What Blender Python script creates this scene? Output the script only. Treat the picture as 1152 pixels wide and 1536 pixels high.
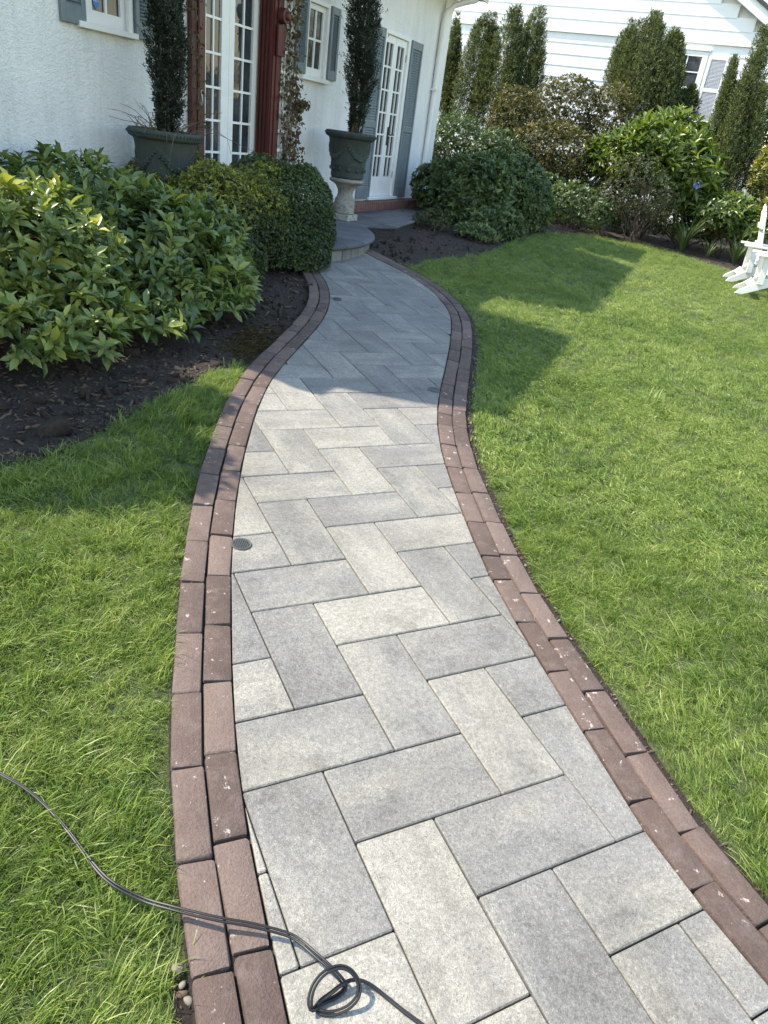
import bpy, bmesh, math, random
import numpy as np
from mathutils import Matrix, Vector
from mathutils.geometry import tessellate_polygon

# ------------------------------------------------------------------ scene, camera, light
for o in list(bpy.data.objects):
    bpy.data.objects.remove(o)
scene = bpy.context.scene
COL = scene.collection

# survey of the place (camera at 0,0,1.602; Y is the way the camera faces, Z is up, metres)
FPX = 1064.33
M = np.array([[0.9896265120912174, 0.1436640754196101, 0.0],
              [0.06767901576083735, -0.46620526470197615, 0.8820840107324271],
              [0.12672378384429558, -0.8729337229125639, -0.4710921332501694]])
CAMZ = 1.6019
cam_d = bpy.data.cameras.new('camera')
cam = bpy.data.objects.new('camera', cam_d)
COL.objects.link(cam)
cam_d.sensor_fit = 'VERTICAL'
cam_d.sensor_height = 36.0
cam_d.lens = 36.0 * FPX / 1536.0
cam_d.clip_start = 0.05
cam_d.clip_end = 400
r_, u_, b_ = M[:, 0], -M[:, 1], -M[:, 2]
cam.matrix_world = Matrix(((r_[0], u_[0], b_[0], 0), (r_[1], u_[1], b_[1], 0), (r_[2], u_[2], b_[2], CAMZ), (0, 0, 0, 1)))
scene.camera = cam

SUN_EL, SUN_AZ = math.radians(54), math.radians(274)
S = Vector((math.sin(SUN_AZ) * math.cos(SUN_EL), math.cos(SUN_AZ) * math.cos(SUN_EL), math.sin(SUN_EL)))
world = bpy.data.worlds.new('World')
scene.world = world
world.use_nodes = True
wn = world.node_tree.nodes
wl = world.node_tree.links
bg = wn['Background']
sky = wn.new('ShaderNodeTexSky')
sky.sky_type = 'NISHITA'
sky.sun_disc = False
sky.sun_elevation = SUN_EL
sky.sun_rotation = SUN_AZ
sky.air_density = 1.8
sky.dust_density = 0.6
sky.ozone_density = 1.0
wl.new(sky.outputs[0], bg.inputs[0])
bg.inputs[1].default_value = 0.15
sun_d = bpy.data.lights.new('sun', 'SUN')
sun_d.energy = 3.45
sun_d.angle = math.radians(0.53)
sun_d.color = (1.0, 0.91, 0.76)
sun = bpy.data.objects.new('sun', sun_d)
COL.objects.link(sun)
sun.rotation_euler = (-S).to_track_quat('-Z', 'Y').to_euler()
sun.location = S * 30
vs = scene.view_settings
vs.view_transform = 'Standard'
vs.look = 'None'
vs.gamma = 1.0
vs.use_curve_mapping = False
vs.exposure = 1.46

rng = np.random.default_rng(7)
random.seed(7)

# ------------------------------------------------------------------ survey helpers
NPL = np.array([0.0544752377911448, -0.044336666701115746, 0.9975303045277646])   # normal of the sloping garden
def ray(u, v):
    return M @ np.array([(u - 576) / FPX, (v - 768) / FPX, 1.0])
def gz(x, y):
    return -(NPL[0] * x + NPL[1] * y) / NPL[2]
def G(u, v):                                   # garden surface
    d = ray(u, v)
    t = -(CAMZ * NPL[2]) / (d @ NPL)
    p = d * t
    p[2] += CAMZ
    return p
def D3(u, v, depth):
    p = ray(u, v) * depth
    p[2] += CAMZ
    return p
ZT = 0.537                                     # level of the terrace
A0 = np.array([-1.04, 11.05])                  # a point at the foot of the house wall
DW = np.array([0.352, 0.936]); DW /= np.linalg.norm(DW)
NW = np.array([DW[1], -DW[0]])                 # out of the house wall
def HW(s, n, z=0.0):                           # along the wall, out of it, above the terrace
    p = A0 + DW * s + NW * n
    return np.array([p[0], p[1], ZT + z])

# plane basis of the path (p right, q away, h up)
E1 = np.array([1.0, 0, 0]); E1 = E1 - NPL * (E1 @ NPL); E1 /= np.linalg.norm(E1)
E2 = np.cross(NPL, E1)
def W2P(p):
    p = np.asarray(p, float)
    return np.array([p @ E1, p @ E2])
def P2W(p, q, h=0.0):
    return E1 * p + E2 * q + NPL * h
PLM = Matrix(((E1[0], E2[0], NPL[0], 0), (E1[1], E2[1], NPL[1], 0), (E1[2], E2[2], NPL[2], 0), (0, 0, 0, 1)))
GH = -0.03                                     # turf and soil lie a little below the paving

# ------------------------------------------------------------------ object helpers
def link(name, data=None, parent=None):
    o = bpy.data.objects.new(name, data)
    COL.objects.link(o)
    if parent is not None:
        o.parent = parent
    return o
def tag(o, label=None, cat=None, group=None, kind=None):
    if label: o['label'] = label
    if cat: o['category'] = cat
    if group: o['group'] = group
    if kind: o['kind'] = kind
    return o
def empty(name, loc=(0, 0, 0), rz=0.0, label=None, cat=None, group=None):
    o = link(name)
    o.location = loc
    o.rotation_euler = (0, 0, rz)
    o.empty_display_size = 0.1
    return tag(o, label, cat, group)
def mesh_np(name, V, F, mat=None, smooth=False, tint=None):
    """V (n,3); F list of arrays (k,3) or (k,4)."""
    me = bpy.data.meshes.new(name)
    V = np.asarray(V, np.float32)
    if not isinstance(F, (list, tuple)): F = [F]
    F = [np.asarray(f, np.int32) for f in F if len(f)]
    nl = sum(f.size for f in F); nf = sum(len(f) for f in F)
    me.vertices.add(len(V)); me.vertices.foreach_set('co', V.ravel())
    me.loops.add(nl); me.loops.foreach_set('vertex_index', np.concatenate([f.ravel() for f in F]))
    sizes = np.concatenate([np.full(len(f), f.shape[1], np.int32) for f in F])
    st = np.concatenate([[0], np.cumsum(sizes)[:-1]]).astype(np.int32)
    me.polygons.add(nf); me.polygons.foreach_set('loop_start', st); me.polygons.foreach_set('loop_total', sizes)
    if smooth: me.polygons.foreach_set('use_smooth', np.ones(nf, bool))
    if tint is not None:
        at = me.attributes.new('tint', 'FLOAT', 'POINT')
        at.data.foreach_set('value', np.asarray(tint, np.float32))
    me.update(calc_edges=True)
    if mat: me.materials.append(mat)
    return me
class MB:
    """collects simple solids into one mesh"""
    def __init__(self): self.v = []; self.f = []
    def add(self, vs, fs):
        b = len(self.v)
        self.v += [tuple(map(float, p)) for p in vs]
        self.f += [tuple(b + i for i in f) for f in fs]
        return self
    def box(self, x0, x1, y0, y1, z0, z1):
        return self.add([(x0, y0, z0), (x1, y0, z0), (x1, y1, z0), (x0, y1, z0), (x0, y0, z1), (x1, y0, z1), (x1, y1, z1), (x0, y1, z1)],
                        [(0, 3, 2, 1), (4, 5, 6, 7), (0, 1, 5, 4), (1, 2, 6, 5), (2, 3, 7, 6), (3, 0, 4, 7)])
    def hexa(self, lo, hi):
        n = len(lo)
        return self.add(list(lo) + list(hi), [tuple(range(n))[::-1], tuple(range(n, 2 * n))] + [(i, (i + 1) % n, n + (i + 1) % n, n + i) for i in range(n)])
    def tube(self, pts, r, k=6, cap=True):
        pts = [Vector(p) for p in pts]
        rs = r if isinstance(r, (list, tuple, np.ndarray)) else [r] * len(pts)
        b = len(self.v)
        up = Vector((0, 0, 1))
        for i, p in enumerate(pts):
            t = (pts[min(i + 1, len(pts) - 1)] - pts[max(i - 1, 0)])
            if t.length < 1e-9: t = Vector((0, 0, 1))
            t.normalize()
            x = t.cross(up)
            if x.length < 1e-3: x = t.cross(Vector((0, 1, 0)))
            x.normalize(); y = x.cross(t)
            for j in range(k):
                a = 2 * math.pi * j / k
                q = p + (x * math.cos(a) + y * math.sin(a)) * rs[i]
                self.v.append(tuple(q))
        for i in range(len(pts) - 1):
            for j in range(k):
                self.f.append((b + i * k + j, b + i * k + (j + 1) % k, b + (i + 1) * k + (j + 1) % k, b + (i + 1) * k + j))
        if cap:
            self.f.append(tuple(b + j for j in range(k))[::-1])
            e = b + (len(pts) - 1) * k
            self.f.append(tuple(e + j for j in range(k)))
        return self
    def lathe(self, prof, k=32, a0=0.0, a1=2 * math.pi, cx=0.0, cy=0.0):
        b = len(self.v); full = abs(a1 - a0 - 2 * math.pi) < 1e-6
        kk = k if full else k + 1
        for r, z in prof:
            for j in range(kk):
                a = a0 + (a1 - a0) * j / k
                self.v.append((cx + r * math.cos(a), cy + r * math.sin(a), z))
        for i in range(len(prof) - 1):
            for j in range(k):
                j2 = (j + 1) % kk
                self.f.append((b + i * kk + j, b + i * kk + j2, b + (i + 1) * kk + j2, b + (i + 1) * kk + j))
        return self
    def mesh(self, name, mat=None, smooth=False, bevel=0.0, seg=1):
        me = bpy.data.meshes.new(name)
        me.from_pydata(self.v, [], self.f)
        if bevel > 0:
            bm = bmesh.new(); bm.from_mesh(me)
            es = [e for e in bm.edges if e.is_manifold and e.calc_face_angle(0) > 0.5]
            bmesh.ops.bevel(bm, geom=es, offset=bevel, segments=seg, affect='EDGES', clamp_overlap=True)
            bm.to_mesh(me); bm.free()
        bm = bmesh.new(); bm.from_mesh(me)
        bmesh.ops.recalc_face_normals(bm, faces=bm.faces)
        bm.to_mesh(me); bm.free()
        if smooth:
            me.polygons.foreach_set('use_smooth', np.ones(len(me.polygons), bool))
            try: me.set_sharp_from_angle(angle=math.radians(40))
            except Exception: pass
        if mat: me.materials.append(mat)
        me.update()
        return me
    def build(self, name, mat=None, parent=None, smooth=False, bevel=0.0, seg=1, kind=None):
        o = link(name, self.mesh(name, mat, smooth, bevel, seg), parent)
        if kind: o['kind'] = kind
        return o

# ------------------------------------------------------------------ materials
def new_mat(name):
    m = bpy.data.materials.new(name); m.use_nodes = True
    nt = m.node_tree
    return m, nt, nt.nodes['Principled BSDF']
def nd(nt, typ, **kw):
    n = nt.nodes.new(typ)
    for k, v in kw.items(): setattr(n, k, v)
    return n
def ramp(nt, fac, stops):
    r = nd(nt, 'ShaderNodeValToRGB')
    el = r.color_ramp.elements
    while len(el) < len(stops): el.new(0.5)
    for e, (p, c) in zip(el, stops):
        e.position = p; e.color = (*c, 1) if len(c) == 3 else c
    nt.links.new(fac, r.inputs[0])
    return r.outputs[0]
def noise_n(nt, vec, scale, detail=4, rough=0.6, out=0):
    n = nd(nt, 'ShaderNodeTexNoise')
    n.inputs['Scale'].default_value = scale; n.inputs['Detail'].default_value = detail; n.inputs['Roughness'].default_value = rough
    if vec is not None: nt.links.new(vec, n.inputs['Vector'])
    return n.outputs[out]
def mixc(nt, fac, a, b, mode='MIX'):
    m = nd(nt, 'ShaderNodeMix', data_type='RGBA', blend_type=mode)
    for s, v in ((m.inputs[0], fac), (m.inputs[6], a), (m.inputs[7], b)):
        if hasattr(v, 'links'): nt.links.new(v, s)
        elif isinstance(v, (int, float)): s.default_value = v
        else: s.default_value = (*v, 1)
    return m.outputs[2]
def math_n(nt, op, a, b=None):
    m = nd(nt, 'ShaderNodeMath', operation=op)
    for s, v in ((m.inputs[0], a), (m.inputs[1], b)):
        if v is None: continue
        if hasattr(v, 'links'): nt.links.new(v, s)
        else: s.default_value = v
    return m.outputs[0]
def bump(nt, bsdf, h, strength=0.5, dist=0.01, prev=None):
    b = nd(nt, 'ShaderNodeBump')
    b.inputs['Strength'].default_value = strength; b.inputs['Distance'].default_value = dist
    nt.links.new(h, b.inputs['Height'])
    if prev is not None: nt.links.new(prev, b.inputs['Normal'])
    nt.links.new(b.outputs[0], bsdf.inputs['Normal'])
    return b.outputs[0]
def geo_pos(nt): return nd(nt, 'ShaderNodeNewGeometry').outputs['Position']
def obj_vec(nt, scale=(1, 1, 1), rnd=True):
    tc = nd(nt, 'ShaderNodeTexCoord')
    oi = nd(nt, 'ShaderNodeObjectInfo')
    mp = nd(nt, 'ShaderNodeMapping')
    mp.inputs['Scale'].default_value = scale
    nt.links.new(tc.outputs['Object'], mp.inputs[0])
    if rnd:
        cb = nd(nt, 'ShaderNodeCombineXYZ')
        for i, k in enumerate((37.0, 71.0, 53.0)):
            nt.links.new(math_n(nt, 'MULTIPLY', oi.outputs['Random'], k), cb.inputs[i])
        nt.links.new(cb.outputs[0], mp.inputs['Location'])
    return mp.outputs[0], oi.outputs['Random']

def m_paint(name, col, rough=0.5, var=0.08, scale=6.0, bstr=0.0, bscale=120.0):
    m, nt, b = new_mat(name)
    p = geo_pos(nt)
    n = noise_n(nt, p, scale, 5, 0.65)
    lo = tuple(c * (1 - var) for c in col); hi = tuple(min(1, c * (1 + var)) for c in col)
    nt.links.new(ramp(nt, n, [(0.3, lo), (0.7, hi)]), b.inputs['Base Color'])
    b.inputs['Roughness'].default_value = rough
    if bstr: bump(nt, b, noise_n(nt, p, bscale, 3), bstr, 0.002)
    return m
def m_leaf(name, cols, rough=0.4, trans=0.3, spec=0.5, tcol=None):
    """cols: dark, mid, light for attribute tint 0..1"""
    m, nt, b = new_mat(name)
    at = nd(nt, 'ShaderNodeAttribute', attribute_name='tint')
    c = ramp(nt, at.outputs['Fac'], [(i / (len(cols) - 1), x) for i, x in enumerate(cols)])
    nt.links.new(c, b.inputs['Base Color'])
    b.inputs['Roughness'].default_value = rough
    b.inputs['Specular IOR Level'].default_value = spec
    tr = nd(nt, 'ShaderNodeBsdfTranslucent')
    c2 = mixc(nt, 1.0, c, tcol or (1.0, 1.0, 0.45), 'MULTIPLY')
    hs = nd(nt, 'ShaderNodeHueSaturation'); hs.inputs['Value'].default_value = 1.6
    nt.links.new(c2, hs.inputs['Color'])
    nt.links.new(hs.outputs[0], tr.inputs['Color'])
    mx = nd(nt, 'ShaderNodeMixShader'); mx.inputs[0].default_value = trans
    nt.links.new(b.outputs[0], mx.inputs[1]); nt.links.new(tr.outputs[0], mx.inputs[2])
    nt.links.new(mx.outputs[0], nt.nodes['Material Output'].inputs['Surface'])
    return m

def m_paver():
    m, nt, b = new_mat('paver_concrete')
    v, rnd = obj_vec(nt)
    sep = nd(nt, 'ShaderNodeMapping'); sep.inputs['Scale'].default_value = (2.2, 7.0, 5.0)
    nt.links.new(v, sep.inputs[0])
    big = noise_n(nt, sep.outputs[0], 1.0, 3, 0.55)
    oi2 = nd(nt, 'ShaderNodeObjectInfo')
    sepc = nd(nt, 'ShaderNodeSeparateColor'); nt.links.new(oi2.outputs['Color'], sepc.inputs[0])
    t = math_n(nt, 'ADD', math_n(nt, 'MULTIPLY', math_n(nt, 'SUBTRACT', big, 0.5), 1.7), sepc.outputs[0])
    base = ramp(nt, t, [(0.05, (0.156, 0.150, 0.143)), (0.38, (0.188, 0.180, 0.167)), (0.66, (0.238, 0.224, 0.197)), (0.95, (0.282, 0.266, 0.232))])
    # mottled face, sandy grain, light and dark aggregate
    mid = noise_n(nt, v, 55.0, 6, 0.75)
    c = mixc(nt, 0.55, base, ramp(nt, mid, [(0.32, (0.55, 0.55, 0.55)), (0.68, (1.28, 1.28, 1.28))]), 'MULTIPLY')
    g = noise_n(nt, v, 330.0, 2, 0.6)
    c = mixc(nt, 0.8, c, ramp(nt, g, [(0.3, (0.62, 0.62, 0.62)), (0.52, (1, 1, 1)), (0.72, (1.42, 1.42, 1.42))]), 'MULTIPLY')
    g2 = noise_n(nt, v, 120.0, 3, 0.7)
    c = mixc(nt, 0.62, c, ramp(nt, g2, [(0.32, (0.66, 0.66, 0.65)), (0.5, (1, 1, 1)), (0.68, (1.36, 1.35, 1.32))]), 'MULTIPLY')
    vo = nd(nt, 'ShaderNodeTexVoronoi'); vo.inputs['Scale'].default_value = 160.0
    nt.links.new(v, vo.inputs['Vector'])
    sp = math_n(nt, 'MULTIPLY', math_n(nt, 'LESS_THAN', vo.outputs['Distance'], 0.2), 0.35)
    c = mixc(nt, math_n(nt, 'MULTIPLY', sp, math_n(nt, 'GREATER_THAN', noise_n(nt, v, 60.0, 1), 0.53)), c, (0.46, 0.45, 0.42))
    vo2 = nd(nt, 'ShaderNodeTexVoronoi'); vo2.inputs['Scale'].default_value = 70.0
    nt.links.new(v, vo2.inputs['Vector'])
    c = mixc(nt, math_n(nt, 'MULTIPLY', math_n(nt, 'LESS_THAN', vo2.outputs['Distance'], 0.13), 0.7), c, (0.08, 0.078, 0.075))
    # walked-in dirt over the whole path
    d = noise_n(nt, geo_pos(nt), 1.7, 6, 0.7)
    c = mixc(nt, 0.6, c, ramp(nt, d, [(0.35, (0.76, 0.73, 0.68)), (0.6, (1.06, 1.05, 1.04))]), 'MULTIPLY')
    st_ = noise_n(nt, v, 8.0, 7, 0.78)
    c = mixc(nt, 0.55, c, ramp(nt, st_, [(0.34, (0.52, 0.51, 0.49)), (0.46, (1, 1, 1)), (0.58, (1, 1, 1)), (0.7, (1.32, 1.3, 1.24))]), 'MULTIPLY')
    nt.links.new(c, b.inputs['Base Color'])
    b.inputs['Roughness'].default_value = 0.85
    h = math_n(nt, 'ADD', math_n(nt, 'MULTIPLY', g2, 1.4), g)
    bump(nt, b, h, 0.6, 0.0026)
    return m
def m_brick():
    m, nt, b = new_mat('edging_brick_clay')
    v, rnd = obj_vec(nt)
    n = noise_n(nt, v, 9.0, 5, 0.7)
    base = ramp(nt, math_n(nt, 'ADD', math_n(nt, 'MULTIPLY', n, 0.6), math_n(nt, 'MULTIPLY', rnd, 0.5)),
                [(0.12, (0.056, 0.036, 0.029)), (0.5, (0.096, 0.064, 0.052)), (0.92, (0.158, 0.112, 0.092))])
    f = noise_n(nt, v, 160.0, 3, 0.7)
    c = mixc(nt, 0.6, base, ramp(nt, f, [(0.3, (0.6, 0.6, 0.6)), (0.7, (1.3, 1.3, 1.3))]), 'MULTIPLY')
    # whitish chips and lime spots
    ch = noise_n(nt, v, 25.0, 4, 0.7)
    c = mixc(nt, ramp(nt, ch, [(0.635, (0, 0, 0)), (0.68, (1, 1, 1))]), c, (0.34, 0.285, 0.25))
    du = noise_n(nt, v, 14.0, 6, 0.75)
    c = mixc(nt, ramp(nt, du, [(0.5, (0, 0, 0)), (0.72, (0.55, 0.55, 0.55))]), c, (0.165, 0.125, 0.108))
    nt.links.new(c, b.inputs['Base Color'])
    b.inputs['Roughness'].default_value = 0.9
    bump(nt, b, math_n(nt, 'ADD', f, math_n(nt, 'MULTIPLY', noise_n(nt, v, 40.0, 4, 0.7), 2.5)), 0.6, 0.0035)
    return m
def m_soil(name='soil', dark=(0.011, 0.0075, 0.005), mid=(0.03, 0.02, 0.0135), light=(0.07, 0.048, 0.033)):
    m, nt, b = new_mat(name)
    p = geo_pos(nt)
    n = noise_n(nt, p, 38.0, 6, 0.75)
    n2 = noise_n(nt, p, 3.0, 4)
    c = ramp(nt, math_n(nt, 'ADD', math_n(nt, 'MULTIPLY', n, 0.75), math_n(nt, 'MULTIPLY', n2, 0.3)), [(0.36, dark), (0.53, mid), (0.75, light)])
    nt.links.new(c, b.inputs['Base Color']); b.inputs['Roughness'].default_value = 0.95
    bump(nt, b, n, 1.0, 0.03)
    return m
def m_turf():
    m, nt, b = new_mat('turf_base')
    p = geo_pos(nt)
    n = noise_n(nt, p, 60.0, 5, 0.7)
    c = ramp(nt, n, [(0.3, (0.03, 0.036, 0.01)), (0.55, (0.075, 0.10, 0.025)), (0.75, (0.14, 0.14, 0.06))])
    nt.links.new(c, b.inputs['Base Color']); b.inputs['Roughness'].default_value = 0.95
    bump(nt, b, n, 1.0, 0.02)
    return m
def m_grass():
    m, nt, b = new_mat('grass_blade')
    oi = nd(nt, 'ShaderNodeObjectInfo')
    at = nd(nt, 'ShaderNodeAttribute', attribute_name='tint')
    p = geo_pos(nt)
    pn = noise_n(nt, p, 1.6, 4, 0.65)
    pn2 = noise_n(nt, p, 9.0, 3, 0.6)
    t = math_n(nt, 'ADD', math_n(nt, 'MULTIPLY', at.outputs['Fac'], 0.45), math_n(nt, 'ADD', math_n(nt, 'MULTIPLY', math_n(nt, 'SUBTRACT', pn, 0.5), 1.0), 0.215))
    t = math_n(nt, 'ADD', t, math_n(nt, 'MULTIPLY', math_n(nt, 'SUBTRACT', pn2, 0.5), 0.75))
    t = math_n(nt, 'ADD', t, math_n(nt, 'MULTIPLY', math_n(nt, 'SUBTRACT', oi.outputs['Random'], 0.5), 0.22))
    c = ramp(nt, t, [(0.08, (0.058, 0.10, 0.014)), (0.36, (0.138, 0.205, 0.032)), (0.64, (0.235, 0.298, 0.065)), (0.95, (0.39, 0.395, 0.15))])
    nt.links.new(c, b.inputs['Base Color']); b.inputs['Roughness'].default_value = 0.42
    b.inputs['Specular IOR Level'].default_value = 0.45
    tr = nd(nt, 'ShaderNodeBsdfTranslucent')
    hs = nd(nt, 'ShaderNodeHueSaturation'); hs.inputs['Value'].default_value = 1.5; hs.inputs['Saturation'].default_value = 1.05
    nt.links.new(c, hs.inputs['Color']); nt.links.new(hs.outputs[0], tr.inputs['Color'])
    mx = nd(nt, 'ShaderNodeMixShader'); mx.inputs[0].default_value = 0.35
    nt.links.new(b.outputs[0], mx.inputs[1]); nt.links.new(tr.outputs[0], mx.inputs[2])
    nt.links.new(mx.outputs[0], nt.nodes['Material Output'].inputs['Surface'])
    return m
def m_stucco():
    m, nt, b = new_mat('white_stucco')
    p = geo_pos(nt)
    n = noise_n(nt, p, 2.0, 5, 0.6)
    c = ramp(nt, n, [(0.28, (0.72, 0.725, 0.73)), (0.7, (0.83, 0.83, 0.825))])
    mp2 = nd(nt, 'ShaderNodeMapping'); mp2.inputs['Scale'].default_value = (5, 5, 0.5)
    nt.links.new(p, mp2.inputs[0])
    c = mixc(nt, 0.7, c, ramp(nt, noise_n(nt, mp2.outputs[0], 1.6, 6, 0.7), [(0.36, (0.86, 0.865, 0.85)), (0.52, (1, 1, 1))]), 'MULTIPLY')
    nt.links.new(c, b.inputs['Base Color']); b.inputs['Roughness'].default_value = 0.9
    mp = nd(nt, 'ShaderNodeMapping'); mp.inputs['Scale'].default_value = (1, 1, 1.3)
    nt.links.new(p, mp.inputs[0])
    h = noise_n(nt, mp.outputs[0], 52.0, 4, 0.62)
    h2 = noise_n(nt, mp.outputs[0], 20.0, 3, 0.6)
    bump(nt, b, math_n(nt, 'ADD', h, math_n(nt, 'MULTIPLY', h2, 0.8)), 0.85, 0.017)
    return m
def m_stone(name, lo, hi, scale=8.0, bs=0.6, spot=None):
    m, nt, b = new_mat(name)
    v, rnd = obj_vec(nt)
    n = noise_n(nt, v, scale, 6, 0.7)
    t = math_n(nt, 'ADD', math_n(nt, 'MULTIPLY', n, 0.75), math_n(nt, 'MULTIPLY', rnd, 0.3))
    c = ramp(nt, t, [(0.3, lo), (0.75, hi)])
    f = noise_n(nt, v, 180.0, 3, 0.7)
    c = mixc(nt, 0.6, c, ramp(nt, f, [(0.3, (0.65, 0.65, 0.65)), (0.7, (1.25, 1.25, 1.25))]), 'MULTIPLY')
    if spot:
        s2 = noise_n(nt, v, scale * 2.2, 6, 0.75)
        c = mixc(nt, ramp(nt, s2, [(0.5, (0, 0, 0)), (0.66, (1, 1, 1))]), c, spot)
    nt.links.new(c, b.inputs['Base Color']); b.inputs['Roughness'].default_value = 0.85
    bump(nt, b, math_n(nt, 'ADD', math_n(nt, 'MULTIPLY', n, 2.0), f), bs, 0.004)
    return m
def m_glass(name='window_glass', col=(0.018, 0.022, 0.026)):
    m, nt, b = new_mat(name)
    v, rnd = obj_vec(nt)
    nt.links.new(ramp(nt, noise_n(nt, v, 3.0, 3), [(0.35, col), (0.7, tuple(c * 3.2 for c in col))]), b.inputs['Base Color'])
    b.inputs['Roughness'].default_value = 0.04
    b.inputs['Specular IOR Level'].default_value = 0.5
    bump(nt, b, noise_n(nt, v, 7.0, 2), 0.12, 0.01)
    return m
def m_red():
    m, nt, b = new_mat('oxblood_paint')
    p = geo_pos(nt)
    mp = nd(nt, 'ShaderNodeMapping'); mp.inputs['Scale'].default_value = (14, 14, 1.2)
    nt.links.new(p, mp.inputs[0])
    n = noise_n(nt, mp.outputs[0], 3.0, 5, 0.7)
    nt.links.new(ramp(nt, n, [(0.3, (0.05, 0.010, 0.010)), (0.7, (0.10, 0.019, 0.016))]), b.inputs['Base Color'])
    b.inputs['Roughness'].default_value = 0.5
    bump(nt, b, n, 0.3, 0.003)
    return m

MT = dict(
    paver=m_paver(), brick=m_brick(), soil=m_soil(), turf=m_turf(), grass=m_grass(), stucco=m_stucco(),
    joint=m_soil('joint_sand', (0.015, 0.013, 0.011), (0.035, 0.03, 0.025), (0.07, 0.06, 0.05)),
    white=m_paint('white_paint', (0.78, 0.78, 0.77), 0.45, 0.05),
    whitewood=m_paint('white_siding_paint', (0.80, 0.80, 0.79), 0.55, 0.05, 1.5, 0.25, 60),
    chair=m_paint('white_chair_paint', (0.78, 0.77, 0.74), 0.5, 0.07, 5.0, 0.2, 60),
    shutter=m_paint('blue_grey_paint', (0.158, 0.192, 0.212), 0.5, 0.15, 9.0, 0.2, 80),
    shutterw=m_paint('pale_shutter_paint', (0.62, 0.62, 0.66), 0.5, 0.06),
    red=m_red(), glass=m_glass(), glass2=m_glass('neighbour_glass', (0.03, 0.032, 0.036)),
    step=m_stone('bluestone', (0.06, 0.063, 0.07), (0.125, 0.128, 0.137), 6.0),
    slab=m_stone('slate_slab', (0.05, 0.05, 0.056), (0.15, 0.145, 0.145), 3.0),
    riser=m_stone('riser_block', (0.11, 0.115, 0.115), (0.22, 0.22, 0.21), 7.0, 0.8),
    castone=m_stone('cast_stone', (0.23, 0.215, 0.19), (0.42, 0.40, 0.36), 9.0, 0.7, (0.14, 0.13, 0.11)),
    urn=m_stone('verdigris_urn', (0.024, 0.038, 0.034), (0.062, 0.084, 0.074), 12.0, 0.6, (0.07, 0.058, 0.045)),
    soldier=m_stone('red_clay_brick', (0.11, 0.05, 0.04), (0.21, 0.11, 0.09), 9.0, 0.7),
    metal=m_paint('galvanised_metal', (0.30, 0.32, 0.33), 0.4, 0.1),
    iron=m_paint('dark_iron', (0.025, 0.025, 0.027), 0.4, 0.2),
    rubber=m_paint('black_cable', (0.006, 0.006, 0.007), 0.5, 0.2),
    drain=m_paint('drain_plastic', (0.06, 0.06, 0.058), 0.55, 0.2, 30),
    bark=m_paint('bark', (0.075, 0.055, 0.04), 0.9, 0.4, 25, 0.8, 60),
    twig=m_paint('dry_twig', (0.13, 0.09, 0.055), 0.9, 0.35, 25),
    shingle=m_paint('roof_shingle', (0.055, 0.055, 0.06), 0.9, 0.35, 20, 0.5, 60),
    stone=m_stone('pebble_stone', (0.16, 0.14, 0.11), (0.34, 0.30, 0.25), 20.0, 0.5),
    chip=m_paint('bark_chip', (0.085, 0.055, 0.036), 0.95, 0.6, 30),
    blue=m_paint('sticker_blue', (0.02, 0.16, 0.5), 0.4, 0.05),
    letter=m_paint('sticker_white', (0.8, 0.8, 0.8), 0.4, 0.02),
    rhodo=m_leaf('rhododendron_leaf', [(0.055, 0.092, 0.03), (0.115, 0.165, 0.048), (0.21, 0.255, 0.065), (0.38, 0.38, 0.075)], 0.33, 0.28, 0.5),
    azalea=m_leaf('azalea_leaf', [(0.022, 0.038, 0.014), (0.045, 0.07, 0.02), (0.12, 0.14, 0.028), (0.30, 0.30, 0.04)], 0.42, 0.3),
    box=m_leaf('boxwood_leaf', [(0.02, 0.038, 0.014), (0.044, 0.076, 0.022), (0.115, 0.16, 0.036)], 0.35, 0.22),
    dark=m_leaf('viburnum_leaf', [(0.042, 0.07, 0.026), (0.085, 0.128, 0.045), (0.19, 0.235, 0.09)], 0.38, 0.25),
    yew=m_leaf('yew_needle', [(0.024, 0.038, 0.012), (0.065, 0.088, 0.022), (0.17, 0.19, 0.042)], 0.5, 0.3),
    yewd=m_leaf('potted_yew_needle', [(0.014, 0.022, 0.014), (0.028, 0.04, 0.022), (0.06, 0.075, 0.036)], 0.5, 0.2),
    pieris=m_leaf('reddish_leaf', [(0.03, 0.034, 0.012), (0.065, 0.072, 0.02), (0.13, 0.105, 0.035), (0.15, 0.155, 0.04)], 0.42, 0.3),
    laurel=m_leaf('laurel_leaf', [(0.035, 0.065, 0.016), (0.08, 0.125, 0.024), (0.15, 0.20, 0.035), (0.24, 0.27, 0.06)], 0.32, 0.3),
    rose=m_leaf('rose_leaf', [(0.03, 0.045, 0.018), (0.06, 0.075, 0.028), (0.12, 0.12, 0.05)], 0.5, 0.3),
    gold=m_leaf('golden_leaf', [(0.07, 0.085, 0.018), (0.16, 0.17, 0.03), (0.30, 0.29, 0.05)], 0.42, 0.35),
    strap=m_leaf('strap_leaf', [(0.03, 0.055, 0.018), (0.06, 0.095, 0.03), (0.13, 0.165, 0.07)], 0.35, 0.25),
    dryleaf=m_leaf('dry_vine_leaf', [(0.05, 0.032, 0.018), (0.10, 0.062, 0.03), (0.085, 0.085, 0.03), (0.16, 0.11, 0.05)], 0.7, 0.25),
    flower=m_leaf('blue_flower', [(0.12, 0.15, 0.5), (0.22, 0.25, 0.6)], 0.6, 0.2, 0.3, (1, 1, 1)),
)

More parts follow.
